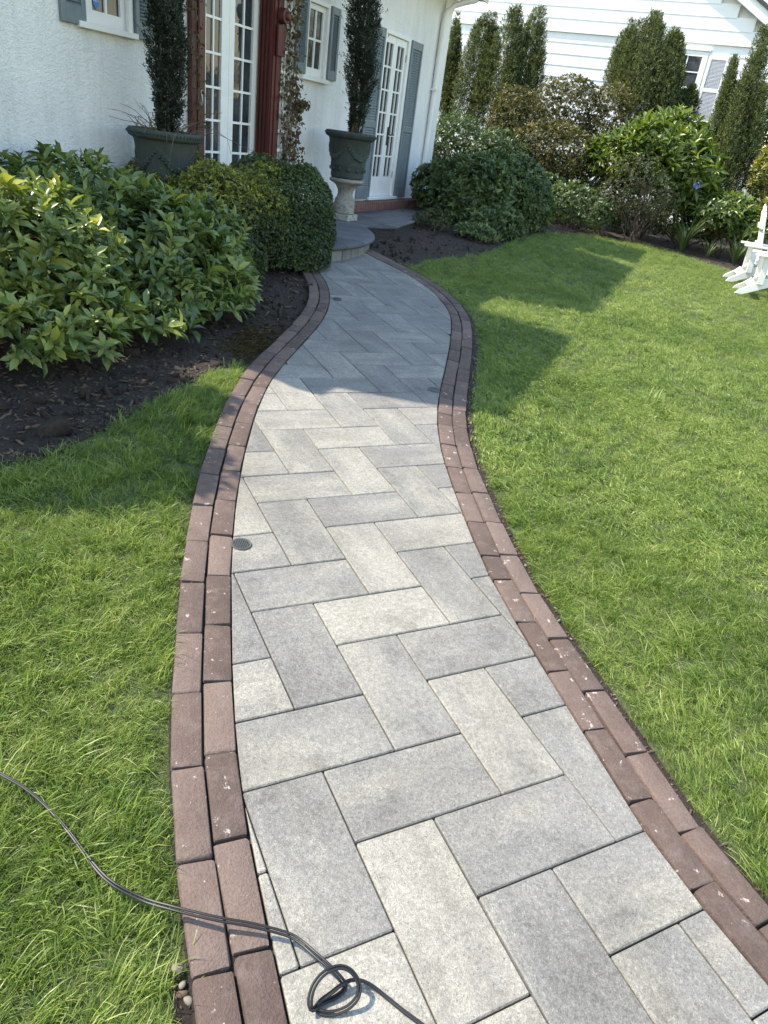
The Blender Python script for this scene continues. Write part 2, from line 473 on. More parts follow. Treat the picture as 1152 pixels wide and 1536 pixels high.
# ------------------------------------------------------------------ curves
def catmull(pts, step=0.03, smooth=2):
    p = np.asarray(pts, float)
    for _ in range(smooth):
        q = p.copy(); q[1:-1] = 0.25 * p[:-2] + 0.5 * p[1:-1] + 0.25 * p[2:]; p = q
    out = []
    pp = np.vstack([2 * p[0] - p[1], p, 2 * p[-1] - p[-2]])
    for i in range(1, len(pp) - 2):
        a, b, c, d = pp[i - 1], pp[i], pp[i + 1], pp[i + 2]
        k = max(2, int(np.linalg.norm(c - b) / step))
        for t in np.linspace(0, 1, k, endpoint=False):
            out.append(0.5 * ((2 * b) + (-a + c) * t + (2 * a - 5 * b + 4 * c - d) * t * t + (-a + 3 * b - 3 * c + d) * t ** 3))
    out.append(p[-1])
    return np.array(out)
def resample(c, step):
    d = np.concatenate([[0], np.cumsum(np.linalg.norm(np.diff(c, axis=0), axis=1))])
    t = np.arange(0, d[-1], step)
    return np.stack([np.interp(t, d, c[:, i]) for i in range(c.shape[1])], 1)
def offset2(c, o):                              # to the right of travel when o > 0
    t = np.gradient(c, axis=0); t /= np.linalg.norm(t, axis=1)[:, None]
    return c + np.stack([t[:, 1], -t[:, 0]], 1) * o
def in_poly(P, poly):
    x, y = P[:, 0], P[:, 1]; ins = np.zeros(len(P), bool)
    j = len(poly) - 1
    for i in range(len(poly)):
        xi, yi = poly[i]; xj, yj = poly[j]
        c = ((yi > y) != (yj > y)) & (x < (xj - xi) * (y - yi) / (yj - yi + 1e-12) + xi)
        ins ^= c; j = i
    return ins

LM = [(0.32, -0.25), (0.15, 0.12), (-0.02, 0.50), (-0.128, 0.738), (-0.231, 0.955), (-0.286, 1.086), (-0.339, 1.2), (-0.418, 1.438), (-0.458, 1.565), (-0.525, 1.816), (-0.624, 2.173), (-0.707, 2.55), (-0.786, 3.039), (-0.848, 3.533), (-0.865, 3.974), (-0.858, 4.27), (-0.81, 4.686), (-0.765, 5.2), (-0.751, 5.5), (-0.769, 5.982), (-0.856, 6.439), (-1.012, 6.877), (-1.15, 7.15)]
RM = [(2.05, -0.35), (1.72, 0.12), (1.40, 0.60), (1.17, 0.96), (1.06, 1.131), (0.985, 1.246), (0.945, 1.33), (0.883, 1.46), (0.841, 1.598), (0.751, 1.845), (0.661, 2.098), (0.607, 2.24), (0.517, 2.53), (0.463, 2.837), (0.406, 3.135), (0.362, 3.362), (0.323, 3.709), (0.313, 4.029), (0.331, 4.415), (0.363, 4.806), (0.4, 5.268), (0.43, 5.942), (0.422, 6.306), (0.36, 6.672), (0.222, 7.126), (-0.01, 7.567), (-0.341, 7.95), (-0.55, 8.2), (-0.72, 8.42)]
def to_plane(c): return np.array([W2P((x, y, gz(x, y))) for x, y in c])
LMC = resample(catmull(to_plane(LM), 0.02, 1), 0.02)
RMC = resample(catmull(to_plane(RM), 0.02, 1), 0.02)
BW = 0.083
L_in, L_out = offset2(LMC, BW + 0.008), offset2(LMC, -BW - 0.004)
R_in, R_out = offset2(RMC, -BW - 0.008), offset2(RMC, BW + 0.004)

# ------------------------------------------------------------------ ground, beds
g = MB()
c4 = [P2W(p, q, GH - 0.004) for p, q in ((-60, -20), (60, -20), (60, 90), (-60, 90))]
g.add(c4, [(0, 1, 2, 3)])
ground = tag(g.build('ground', MT['turf']), kind='structure')

def sheet(name, poly_w, h, mat):
    """flat sheet on the slope from world xy polygon"""
    bm = bmesh.new()
    vs_ = [bm.verts.new(P2W(*W2P((x, y, gz(x, y))), h)) for x, y in poly_w]
    for t3 in tessellate_polygon([[Vector((x, y, 0)) for x, y in poly_w]]):
        bm.faces.new([vs_[i] for i in t3])
    bmesh.ops.recalc_face_normals(bm, faces=bm.faces)
    me = bpy.data.meshes.new(name); bm.to_mesh(me); bm.free()
    me.materials.append(mat)
    return tag(link(name, me), kind='structure')
def plane_xy(c, h=0.0): return [tuple(P2W(p, q, h)[:2]) for p, q in c]
bedline_L = [G(u, v)[:2] for u, v in ((-420, 850), (-200, 775), (0, 690), (60, 680), (150, 640), (250, 585), (330, 545), (375, 540), (396, 524))]
bedline_R = [G(u, v)[:2] for u, v in ((585, 392), (612, 397), (640, 388), (720, 379), (790, 353), (821, 345), (889, 351), (964, 364), (1018, 380), (1100, 404), (1152, 430), (1260, 475), (1420, 540))]
Lo_w = np.array(plane_xy(L_out)); Ro_w = np.array(plane_xy(R_out))
iL = int(np.argmin(np.linalg.norm(Lo_w - bedline_L[-1], axis=1)))
iR = int(np.argmin(np.linalg.norm(Ro_w - bedline_R[0], axis=1)))
bedL_poly = list(map(tuple, bedline_L)) + [tuple(p) for p in Lo_w[iL::6]] + [tuple(HW(-3.9, 0.9)[:2]), tuple(HW(-3.9, -0.1)[:2]), tuple(HW(-9, -0.1)[:2])]
sheet('planting_bed', bedL_poly, GH + 0.001, MT['soil'])
bedR_poly = [tuple(p) for p in Ro_w[:iR - 20:-6]] + list(map(tuple, bedline_R)) + [(14, 8.5), (16, 22), (-1.5, 26), tuple(HW(2.4, 0.2)[:2]), tuple(HW(-1.2, 0.3)[:2])]
sheet('planting_bed', bedR_poly, GH + 0.001, MT['soil'])
strip = np.vstack([Ro_w[:iR:5], np.array(plane_xy(offset2(R_out, 0.045)))[:iR:5][::-1]])
sheet('soil_strip', [tuple(p) for p in strip], GH + 0.005, MT['soil'])
stripL = np.vstack([Lo_w[:62:4][::-1], np.array(plane_xy(offset2(L_out, -0.04)))[:62:4]])
sheet('soil_strip', [tuple(p) for p in stripL], GH + 0.005, MT['soil'])

# ------------------------------------------------------------------ path: bedding, pavers, edging bricks
path_poly = np.vstack([L_in[::4], R_in[::-1][::4]])
bm = bmesh.new()
f = bm.faces.new([bm.verts.new((p[0], p[1], -0.016)) for p in np.vstack([offset2(LMC, -BW - 0.006)[::4], offset2(RMC, BW + 0.006)[::-1][::4]])])
bmesh.ops.triangulate(bm, faces=[f]); bmesh.ops.recalc_face_normals(bm, faces=bm.faces)
pme = bpy.data.meshes.new('path'); bm.to_mesh(pme); bm.free(); pme.materials.append(MT['joint'])
path = link('path', pme)
path.matrix_world = PLM
tag(path, kind='structure')

def clip(subject, rect):
    out = [np.array(p) for p in subject]
    for i in range(len(rect)):
        a, b = rect[i], rect[(i + 1) % len(rect)]
        e = b - a
        side = lambda p: e[0] * (p[1] - a[1]) - e[1] * (p[0] - a[0])
        res = []
        for k in range(len(out)):
            p, q = out[k], out[(k + 1) % len(out)]
            sp, sq = side(p), side(q)
            if sp >= 0: res.append(p)
            if (sp >= 0) != (sq >= 0): res.append(p + (q - p) * (sp / (sp - sq)))
        out = res
        if len(out) < 3: return []
    return out
def clean(poly, eps=0.004):
    out = []
    for p in poly:
        if not out or np.linalg.norm(p - out[-1]) > eps: out.append(p)
    while len(out) > 2 and np.linalg.norm(out[0] - out[-1]) < eps: out.pop()
    # drop nearly straight points
    ch = True
    while ch and len(out) > 3:
        ch = False
        for i in range(len(out)):
            a, b, c = out[i - 1], out[i], out[(i + 1) % len(out)]
            t = c - a; L = np.linalg.norm(t)
            if L < 1e-6 or abs(t[0] * (b[1] - a[1]) - t[1] * (b[0] - a[0])) / L < 0.0012:
                out.pop(i); ch = True; break
    return out
def area(p):
    p = np.array(p); return 0.5 * abs(np.dot(p[:, 0], np.roll(p[:, 1], -1)) - np.dot(p[:, 1], np.roll(p[:, 0], -1)))
WPV = 0.225
LU = W2P((0.8665843508832498, 0.49839533972848205, -0.025172368601826534)); LU /= np.linalg.norm(LU)
LV = np.array([-LU[1], LU[0]])
LO = W2P((0.04780508261908677, 1.1649276760708327, CAMZ - 1.5527193211586319))
poly_cc = [p for p in path_poly]
if np.dot(np.array(poly_cc)[:, 0], np.roll(np.array(poly_cc)[:, 1], -1)) - np.dot(np.array(poly_cc)[:, 1], np.roll(np.array(poly_cc)[:, 0], -1)) < 0: poly_cc = poly_cc[::-1]
TONE = {(0, 0, 2): .5, (-1, -1, 1): .33, (0, -2, 1): .78, (1, 1, 1): .4, (-1, 1, 2): .5, (0, 2, 1): .1, (2, 0, 1): .6, (1, 3, 2): .9, (0, 4, 2): .3, (2, 4, 1): .72, (1, 5, 1): .45, (2, 6, 2): .28,
        (3, 7, 1): .82, (4, 6, 1): .6, (2, 2, 2): .3, (1, -1, 2): .3, (1, -3, 1): .22, (2, -2, 2): .4, (-2, -2, 2): .8, (3, 3, 1): .45, (3, 5, 2): .62, (4, 8, 2): .35, (3, 9, 2): .7, (2, 8, 1): .55, (1, 7, 2): .55,
        (-1, 3, 1): .18, (-2, 2, 2): .7, (3, -1, 1): .35, (4, 2, 1): .3, (3, 1, 2): .35, (0, 6, 1): .7, (2, -4, 1): .3, (3, -3, 2): .3}
def paver(u0, v0, lu, lv):
    gap = 0.0022
    r = [LO + (LU * a + LV * b) * WPV for a, b in ((u0, v0), (u0 + lu, v0), (u0 + lu, v0 + lv), (u0, v0 + lv))]
    c = sum(r) / 4
    if c[1] < -0.9 or c[1] > 9.2: return
    sgn = [(1, 1), (-1, 1), (-1, -1), (1, -1)]
    r = [p + LU * gap * s[0] + LV * gap * s[1] for p, s in zip(r, sgn)]
    pc = clip(poly_cc, r)
    if len(pc) < 3: return
    pc = clean(pc)
    if len(pc) < 3 or area(pc) < 0.0012: return
    if np.dot(np.array(pc)[:, 0], np.roll(np.array(pc)[:, 1], -1)) - np.dot(np.array(pc)[:, 1], np.roll(np.array(pc)[:, 0], -1)) < 0: pc = pc[::-1]
    ang = math.atan2(LU[1], LU[0]) + (math.pi / 2 if lv > lu else 0)
    ca, sa = math.cos(-ang), math.sin(-ang)
    loc = [((p - c)[0] * ca - (p - c)[1] * sa, (p - c)[0] * sa + (p - c)[1] * ca) for p in pc]
    bm = bmesh.new()
    top = [bm.verts.new((x, y, 0)) for x, y in loc]
    bot = [bm.verts.new((x, y, -0.05)) for x, y in loc]
    n = len(loc)
    bm.faces.new(top)
    for i in range(n): bm.faces.new((top[i], bot[i], bot[(i + 1) % n], top[(i + 1) % n]))
    bm.edges.ensure_lookup_table()
    es = [e for e in bm.edges if all(abs(v.co.z) < 1e-6 for v in e.verts)]
    cs = [e for e in bm.edges if abs(e.verts[0].co.z - e.verts[1].co.z) > 0.01]
    try: bmesh.ops.bevel(bm, geom=es + cs, offset=0.0035, segments=1, affect='EDGES', clamp_overlap=True)
    except Exception: pass
    bmesh.ops.recalc_face_normals(bm, faces=bm.faces)
    me = bpy.data.meshes.new('paver'); bm.to_mesh(me); bm.free()
    me.materials.append(MT['paver'])
    o = link('paver', me, path)
    tn = .1 + .8 * TONE.get((u0, v0, lu), random.choice((.2, .3, .35, .45, .5, .6, .75)))
    o.color = (tn, tn, tn, 1)
    o.location = (c[0], c[1], random.uniform(-0.0012, 0.0012))
    o.rotation_euler = (random.uniform(-.003, .003), random.uniform(-.003, .003), ang)
for m_ in range(-8, 14):
    for k in range(-26, 26):
        u0, v0 = -k + 2 * m_, k + 2 * m_
        paver(u0, v0, 2, 1)                       # one way round
        paver(-k + 2 * m_, k - 2 + 2 * m_, 1, 2)  # the other
# edging bricks: a few shapes of tumbled brick, laid along four courses
def brick_mesh(i):
    r = random.Random(50 + i)
    bm = bmesh.new()
    bmesh.ops.create_cube(bm, size=1)
    bmesh.ops.scale(bm, vec=(0.258, BW, 0.07), verts=bm.verts)
    for v in bm.verts:
        v.co.x += r.uniform(-.005, .004); v.co.y += r.uniform(-.0035, .0025); v.co.z += r.uniform(-.0015, .0015)
    top = [e for e in bm.edges if sum(v.co.z for v in e.verts) > 0.06]
    ver = [e for e in bm.edges if abs(e.verts[0].co.z - e.verts[1].co.z) > 0.03]
    bmesh.ops.bevel(bm, geom=top + ver, offset=r.uniform(.007, .011), segments=2, affect='EDGES', profile=0.55)
    for v in bm.verts:
        v.co += Vector((r.uniform(-1, 1), r.uniform(-1, 1), r.uniform(-1, 1))) * 0.0014
    me = bpy.data.meshes.new('edging_brick'); bm.to_mesh(me); bm.free()
    me.polygons.foreach_set('use_smooth', np.ones(len(me.polygons), bool))
    me.set_sharp_from_angle(angle=math.radians(35))
    me.materials.append(MT['brick'])
    return me
BRK = [brick_mesh(i) for i in range(8)]
def course(c, start, seed):
    r = random.Random(seed)
    d = np.concatenate([[0], np.cumsum(np.linalg.norm(np.diff(c, axis=0), axis=1))])
    s = start
    while s < d[-1] - 0.3:
        L = r.uniform(0.252, 0.264)
        if r.random() < 0.06: L *= 0.62
        a = np.array([np.interp(s, d, c[:, i]) for i in (0, 1)]); b = np.array([np.interp(s + L, d, c[:, i]) for i in (0, 1)])
        m = (a + b) / 2
        o = link('edging_brick', BRK[r.randrange(8)], path)
        o.location = (m[0], m[1], -0.031 + r.uniform(-.002, .002))
        o.rotation_euler = (r.uniform(-.012, .012), r.uniform(-.008, .008), math.atan2(b[1] - a[1], b[0] - a[0]) + (math.pi if r.random() < .5 else 0))
        o.scale = ((np.linalg.norm(b - a) - 0.005) / 0.258, 1, 1)
        s += L
course(offset2(LMC, BW / 2 + 0.003), 0.02, 1); course(offset2(LMC, -BW / 2 - 0.002), 0.16, 2)
course(offset2(RMC, -BW / 2 - 0.003), 0.10, 3); course(offset2(RMC, BW / 2 + 0.002), 0.0, 4)
# ------------------------------------------------------------------ the white house (local x along the wall, -y out of it, z above the terrace)
RZ = math.atan2(DW[1], DW[0])
house = empty('house', HW(0, 0), RZ, 'white stucco house with blue-grey shutters and dark red door surround', 'house')
OPEN = [(-5.0, -4.48, 1.49, 2.24), (-3.58, -2.43, 0.0, 2.62), (-1.70, -1.18, 1.49, 2.24), (0.36, 1.28, 0.12, 2.25)]
xs = sorted({-6.85, 2.72} | {o[0] for o in OPEN} | {o[1] for o in OPEN})
w = MB()
for x0, x1 in zip(xs[:-1], xs[1:]):
    op = [o for o in OPEN if o[0] <= x0 + 1e-6 and o[1] >= x1 - 1e-6]
    if op:
        if op[0][2] > 0: w.box(x0, x1, 0, 0.35, -0.6, op[0][2])
        w.box(x0, x1, 0, 0.35, op[0][3], 3.02)
    else:
        w.box(x0, x1, 0, 0.35, -0.6, 3.02)
w.box(-6.85, -6.5, 0.352, 7.0, -0.6, 3.02); w.box(2.37, 2.72, 0.352, 7.0, -0.6, 3.02)
w.box(-6.5, 2.37, 6.65, 7.0, -0.6, 3.02)
w.build('wall', MT['stucco'], house)
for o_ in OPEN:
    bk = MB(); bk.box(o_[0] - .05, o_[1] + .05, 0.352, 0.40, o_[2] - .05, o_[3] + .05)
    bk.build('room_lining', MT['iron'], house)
# eaves, soffit and roof with three flat-topped wall dormers
ev = MB()
ev.box(-7.15, 3.05, -0.45, 0.0, 3.022, 3.06)
ev.box(-7.15, 3.05, -0.475, -0.452, 3.0, 3.2)
ev.build('eave', MT['white'], house)
cv = MB()                                            # coved bracket under the corner of the eave
prof = [(2.722, 2.40)] + [(2.722 + 0.32 * (1 - math.cos(t)), 2.40 + 0.60 * math.sin(t)) for t in np.linspace(0.15, math.pi / 2, 8)] + [(2.722, 3.0)]
cv.hexa([(x, 0.0, z) for x, z in prof], [(x, 0.34, z) for x, z in prof])
cv.build('eave_bracket', MT['white'], house, smooth=True)
rf = MB()
def quad_slab(p, t=0.06):
    n = (Vector(p[1]) - Vector(p[0])).cross(Vector(p[3]) - Vector(p[0])).normalized() * t
    rf.hexa([Vector(q) for q in p], [Vector(q) + n for q in p])
quad_slab([(-7.18, -0.5, 3.08), (3.06, -0.5, 3.08), (3.06, 3.5, 5.1), (-7.18, 3.5, 5.1)])
quad_slab([(3.06, 7.4, 3.1), (-7.18, 7.4, 3.1), (-7.18, 3.5, 5.102), (3.06, 3.5, 5.102)])
gab = MB()
gab.hexa([(-6.84, 0.3, 3.03), (-6.84, 6.7, 3.03), (-6.84, 3.5, 4.7)], [(-6.6, 0.3, 3.03), (-6.6, 6.7, 3.03), (-6.6, 3.5, 4.7)])
gab.build('gable_wall', MT['stucco'], house)
gab = MB()
gab.hexa([(2.5, 0.3, 3.03), (2.5, 6.7, 3.03), (2.5, 3.5, 4.7)], [(2.7, 0.3, 3.03), (2.7, 6.7, 3.03), (2.7, 3.5, 4.7)])
gab.build('gable_wall', MT['stucco'], house)
for prof in ([(-7.14, 3.15), (-7.04, 4.3), (-6.9, 4.95), (-4.55, 4.95), (-4.12, 3.15)],
             [(-3.78, 3.15), (-3.40, 4.95), (0.36, 4.95), (1.10, 3.15)],
             [(1.42, 3.15), (0.84, 4.6), (0.78, 4.93), (2.42, 4.93), (2.72, 3.15)]):
    dm = MB()
    dm.hexa([(x, -0.28, z) for x, z in prof], [(x, 2.4, z) for x, z in prof])
    dm.build('dormer', MT['shingle'], house)
rf.build('roof', MT['shingle'], house)
gt = MB()
gp_ = [(-0.478, 3.06), (-0.478, 3.19), (-0.60, 3.19), (-0.61, 3.16), (-0.585, 3.09), (-0.55, 3.06)]
gt.hexa([(-7.18, y, z) for y, z in gp_], [(3.09, y, z) for y, z in gp_])
gt.build('gutter', MT['metal'], house)
ds = MB()                                            # downspout with its swan neck to the gutter
pts = [(2.33, -0.055, -0.02), (2.33, -0.055, 2.62), (2.345, -0.075, 2.74), (2.40, -0.16, 2.85), (2.46, -0.30, 2.91), (2.50, -0.45, 2.95), (2.51, -0.53, 3.08)]
ds.tube(pts, 0.043, 10)
ds.build('downspout', MT['white'], house, smooth=True)
cb = MB(); cb.box(2.42, 2.725, -0.025, -0.001, -0.1, 3.0); cb.build('corner_board', MT['white'], house)
for z in (0.6, 1.7):
    ds2 = MB(); ds2.box(2.27, 2.39, -0.10, -0.003, z, z + 0.03)
    ds2.build('pipe_strap', MT['white'], house)

def louvre_panel(mb, x0, x1, z0, z1, n, y0, y1):
    for i in range(n):
        z = z0 + (z1 - z0) * (i + 0.5) / n
        h = (z1 - z0) / n * 0.62
        mb.hexa([(x0, y0, z - h), (x1, y0, z - h), (x1, y1, z + h * .35), (x0, y1, z + h * .35)],
                [(x0, y0 + .004, z - h), (x1, y0 + .004, z - h), (x1, y1, z + h * .75), (x0, y1, z + h * .75)])
def shutter(x0, x1, z0, z1, rails, n, parent=None, mat='shutter'):
    f = MB(); st = 0.045
    f.box(x0, x0 + st, -0.034, -0.002, z0, z1); f.box(x1 - st, x1, -0.034, -0.002, z0, z1)
    for a, b in rails: f.box(x0 + st, x1 - st, -0.032, -0.004, a, b)
    o = f.build('shutter', MT[mat], parent or house, bevel=0.003)
    bk_ = MB(); bk_.box(x0 + st, x1 - st, -0.005, -0.003, z0 + .02, z1 - .02)
    bk_.build('shutter_backing', MT['iron'], o)
    l = MB()
    for (a, b), k in zip([(rails[i][1], rails[i + 1][0]) for i in range(len(rails) - 1)], n):
        louvre_panel(l, x0 + st, x1 - st, a, b, k, -0.030, -0.010)
    l.build('louvre_slats', MT[mat], o, kind='stuff')
    return o
def window(x0):
    z0, z1, x1 = 1.49, 2.24, x0 + 0.52
    f = MB()
    f.box(x0, x0 + .05, -0.012, 0.12, z0, z1); f.box(x1 - .05, x1, -0.012, 0.12, z0, z1); f.box(x0 + .05, x1 - .05, -0.012, 0.12, z1 - .04, z1)
    win = f.build('window', MT['white'], house, bevel=0.003)
    s_ = MB(); s_.box(x0 - .09, x1 + .02, -0.05, 0.12, z0 - .042, z0); s_.build('sill', MT['white'], win, bevel=0.004)
    sa = MB(); a, b, c, d = x0 + .052, x1 - .052, z0 + .002, z1 - .042
    sa.box(a, a + .055, .022, .06, c, d); sa.box(b - .055, b, .022, .06, c, d)
    sa.box(a + .055, b - .055, .022, .06, c, c + .09); sa.box(a + .055, b - .055, .022, .06, d - .055, d)
    gx0, gx1, gz0, gz1 = a + .055, b - .055, c + .09, d - .055
    xm, zm = (gx0 + gx1) / 2, (gz0 + gz1) / 2
    sa.box(xm - .011, xm + .011, .026, .056, gz0, gz1)
    sa.box(gx0, xm - .011, .027, .055, zm - .011, zm + .011); sa.box(xm + .011, gx1, .027, .055, zm - .011, zm + .011)
    sa.build('sash', MT['white'], win)
    for p0, p1 in ((gx0, xm - .011), (xm + .011, gx1)):
        for q0, q1 in ((gz0, zm - .011), (zm + .011, gz1)):
            pm = MB(); pm.box(-(p1 - p0) / 2, (p1 - p0) / 2, -.002, .002, -(q1 - q0) / 2, (q1 - q0) / 2)
            po = pm.build('pane', MT['glass'], win); po.location = ((p0 + p1) / 2, .044, (q0 + q1) / 2)
    return win
w1 = window(-5.0); window(-1.70)
shutter(-5.25, -5.01, 1.46, 2.26, [(1.46, 1.58), (2.17, 2.26)], [24])
shutter(-4.47, -4.23, 1.46, 2.26, [(1.46, 1.58), (2.17, 2.26)], [24])
shutter(-1.935, -1.705, 1.50, 2.235, [(1.50, 1.60), (2.16, 2.235)], [24])
shutter(-1.175, -0.96, 1.50, 2.235, [(1.50, 1.60), (2.16, 2.235)], [24])
shutter(-0.06, 0.355, 0.14, 2.24, [(0.14, 0.30), (1.06, 1.14), (2.14, 2.24)], [26, 31])
shutter(1.285, 1.70, 0.14, 2.24, [(0.14, 0.30), (1.06, 1.14), (2.14, 2.24)], [26, 31])
# alarm company sticker in the left window
stk = MB(); out = [(-.028, .045), (.028, .045), (.033, .02), (.030, -.018), (0, -.047), (-.030, -.018), (-.033, .02)]
stk.hexa([(x, .036, z) for x, z in out], [(x, .0385, z) for x, z in out])
so = stk.build('sticker', MT['blue'], w1); so.location = (-4.835, 0, 1.64)
so['label'] = 'blue shield-shaped alarm sticker with white letters'
def text_mesh(s, size, parent, loc, mat):
    cu = bpy.data.curves.new('t', 'FONT'); cu.body = s; cu.size = size; cu.align_x = 'CENTER'; cu.align_y = 'CENTER'; cu.extrude = 0.0006
    t = bpy.data.objects.new('t', cu); COL.objects.link(t)
    dg = bpy.context.evaluated_depsgraph_get(); me = bpy.data.meshes.new_from_object(t.evaluated_get(dg))
    bpy.data.objects.remove(t)
    me.materials.clear(); me.materials.append(mat)
    o = link('lettering', me, parent); o.location = loc; o.rotation_euler = (math.pi / 2, 0, 0)
    return o
text_mesh('ADT', 0.030, w1, (-4.835, .034, 1.652), MT['letter'])

def door_leaf(x0, x1, z0, z1, y, stile, bottom, rows, cols=2, top=0.09):
    f = MB(); y1 = y + .04
    f.box(x0, x0 + stile, y, y1, z0, z1); f.box(x1 - stile, x1, y, y1, z0, z1)
    f.box(x0 + stile, x1 - stile, y, y1, z0, z0 + bottom); f.box(x0 + stile, x1 - stile, y, y1, z1 - top, z1)
    a, b, c, d = x0 + stile, x1 - stile, z0 + bottom, z1 - top
    mw = .011
    for i in range(1, rows):
        z = c + (d - c) * i / rows; f.box(a, b, y + .006, y1 - .006, z - mw, z + mw)
    for j in range(1, cols):
        x = a + (b - a) * j / cols; f.box(x - mw * .9, x + mw * .9, y + .004, y1 - .004, c, d)
    leaf = f.build('door', MT['white'], house)
    pw, ph = (b - a) / cols - 2 * mw, (d - c) / rows - 2 * mw
    pm = MB(); pm.box(-pw / 2, pw / 2, -.002, .002, -ph / 2, ph / 2); me = pm.mesh('pane', MT['glass'])
    for i in range(rows):
        for j in range(cols):
            po = link('pane', me, leaf); po.location = (a + (b - a) * (j + .5) / cols, y + .022, c + (d - c) * (i + .5) / rows)
    return leaf
# narrow french doors
fc = MB()
fc.box(0.362, 0.43, -0.012, 0.10, 0.162, 2.25); fc.box(1.20, 1.278, -0.012, 0.10, 0.162, 2.25); fc.box(0.43, 1.20, -0.012, 0.10, 2.205, 2.25)
fc.build('door_frame', MT['white'], house, bevel=0.004)
th = MB(); th.box(0.30, 1.34, -0.06, 0.10, 0.122, 0.16); th.build('threshold', MT['white'], house, bevel=0.004)
dl = door_leaf(0.434, 0.815, 0.164, 2.202, 0.02, 0.07, 0.265, 6); dr = door_leaf(0.819, 1.196, 0.164, 2.202, 0.02, 0.07, 0.265, 6)
hd = MB(); hd.box(0.842, 0.872, 0.008, 0.019, 0.86, 1.10); hd.tube([(0.857, .012, 1.0), (0.857, -.045, 1.0), (0.95, -.045, 1.005)], 0.009, 8)
hd.build('door_handle', MT['iron'], dr)
for z in (0.42, 1.95):
    hg = MB(); hg.box(1.192, 1.206, 0.004, 0.0195, z, z + .09); hg.build('hinge', MT['metal'], dr)
bs = MB()
x = -1.6
while x < 2.33:
    h = random.uniform(-.002, .002); bs.box(x, x + .066, -0.20 + h, -0.002, 0.002, 0.116 + h); x += .076
bs.build('brick_course', MT['soldier'], house, bevel=0.003, kind='stuff')
bm_ = MB(); bm_.box(-1.6, 2.33, -0.188, -0.004, 0.0, 0.106); bm_.build('mortar', MT['castone'], house)
# main door: white leaves set back inside a dark red surround
dj = MB(); dj.box(-3.575, -3.445, 0.13, 0.19, 0.02, 2.55); dj.box(-3.445, -2.435, 0.13, 0.19, 2.47, 2.55); dj.build('door_frame', MT['white'], house)
door_leaf(-3.443, -2.942, 0.04, 2.468, 0.14, 0.125, 0.30, 7); door_leaf(-2.938, -2.437, 0.04, 2.468, 0.14, 0.085, 0.30, 7)
ps = MB()
ps.box(-3.78, -3.582, -0.05, -0.002, 0, 2.70); ps.box(-3.70, -3.655, -0.062, -0.05, 0.2, 2.6)
ps.box(-2.428, -2.25, -0.05, -0.002, 0, 2.70); ps.box(-2.375, -2.335, -0.062, -0.05, 0.2, 2.6)
ps.box(-3.78, -2.25, -0.06, -0.002, 2.702, 3.0)
for k in range(4): ps.box(-2.446 - .002 * k, -2.431, -0.04 + .045 * k, -0.012 + .045 * k, 0.03, 2.6)
ps.box(-2.436, -2.4305, -0.045, 0.128, 0.03, 2.6); ps.box(-3.5795, -3.57, -0.045, 0.128, 0.03, 2.6)
ps.box(-3.57, -2.436, 0.0, 0.128, 2.552, 2.62)
ps.build('door_surround', MT['red'], house, bevel=0.006, seg=2)
ro = MB()
ro.tube([(-2.32, -0.064, 1.96), (-2.32, -0.13, 1.96)], [0.075, 0.07], 18); ro.tube([(-2.31, -0.13, 1.96), (-2.31, -0.16, 1.96)], [0.045, 0.03], 14)
ro.box(-2.40, -2.255, -0.09, -0.064, 1.60, 1.88)
ro.build('rosette', MT['red'], house, bevel=0.004)
pl = MB(); pl.box(-3.665, -3.63, -0.07, -0.062, 1.04, 1.17); pl.build('bell_plate', MT['metal'], house, bevel=0.004)

# ------------------------------------------------------------------ terrace, round stoop
tm = MB()
terr = [(-6.2, 0.0), (-6.2, 0.95), (-1.55, 0.95), (-1.15, 1.15), (2.45, 0.55), (2.45, 0.0)]
tm.hexa([HW(s, n, -0.35) for s, n in terr], [HW(s, n, -0.018) for s, n in terr])
terrace = tag(tm.build('terrace', MT['joint']), kind='structure')
def in_poly2(x, y, poly): return bool(in_poly(np.array([[x, y]]), poly)[0])
row = 0; n0 = 0.03
while n0 < 1.2:
    s0 = -6.2 + (row % 2) * 0.3
    while s0 < 2.42:
        rect = [np.array(p) for p in ((s0 + .004, n0 + .004), (s0 + .596, n0 + .004), (s0 + .596, n0 + .296), (s0 + .004, n0 + .296))]
        tp = terr if np.dot([p[0] for p in terr], np.roll([p[1] for p in terr], -1)) - np.dot([p[1] for p in terr], np.roll([p[0] for p in terr], -1)) > 0 else terr[::-1]
        pc = clip([np.array(p) for p in tp], rect)
        pc = clean(pc) if len(pc) > 2 else []
        if len(pc) > 2 and area(pc) > 0.01:
            c = sum(pc) / len(pc); z = random.uniform(-.003, .003)
            mb = MB(); ctr = HW(*c)
            mb.hexa([HW(p[0], p[1], -0.05) - ctr for p in pc], [HW(p[0], p[1], z) - ctr for p in pc])
            so_ = mb.build('slab', MT['slab'], terrace, bevel=0.004); so_.location = ctr
        s0 += 0.6
    row += 1; n0 += 0.3
SC = HW(-3.0, -0.45); SR = 1.95
stoop = empty('stoop', (SC[0], SC[1], ZT - 0.19), 0, 'round bluestone doorstep with rounded nosing at the end of the path', 'doorstep')
aw = math.atan2(NW[1], NW[0])
na = 13
core = MB(); core.lathe([(0.0, 0.17), (SR - .05, 0.17), (SR - .05, -0.12)], 72); core.build('core', MT['joint'], stoop)
for k in range(na * 2):
    a = aw - 1.25 + 2.5 * k / (na * 2); b = a + 2.5 / (na * 2) - .008
    m = MB(); lo = [(r * math.cos(t), r * math.sin(t), -.12) for r, t in ((SR - .10, a), (SR - .028, a), (SR - .028, (a + b) / 2), (SR - .028, b), (SR - .10, b))]
    m.hexa(lo, [(x, y, 0.132) for x, y, z in lo]); m.build('riser_block', MT['riser'], stoop, bevel=0.003)
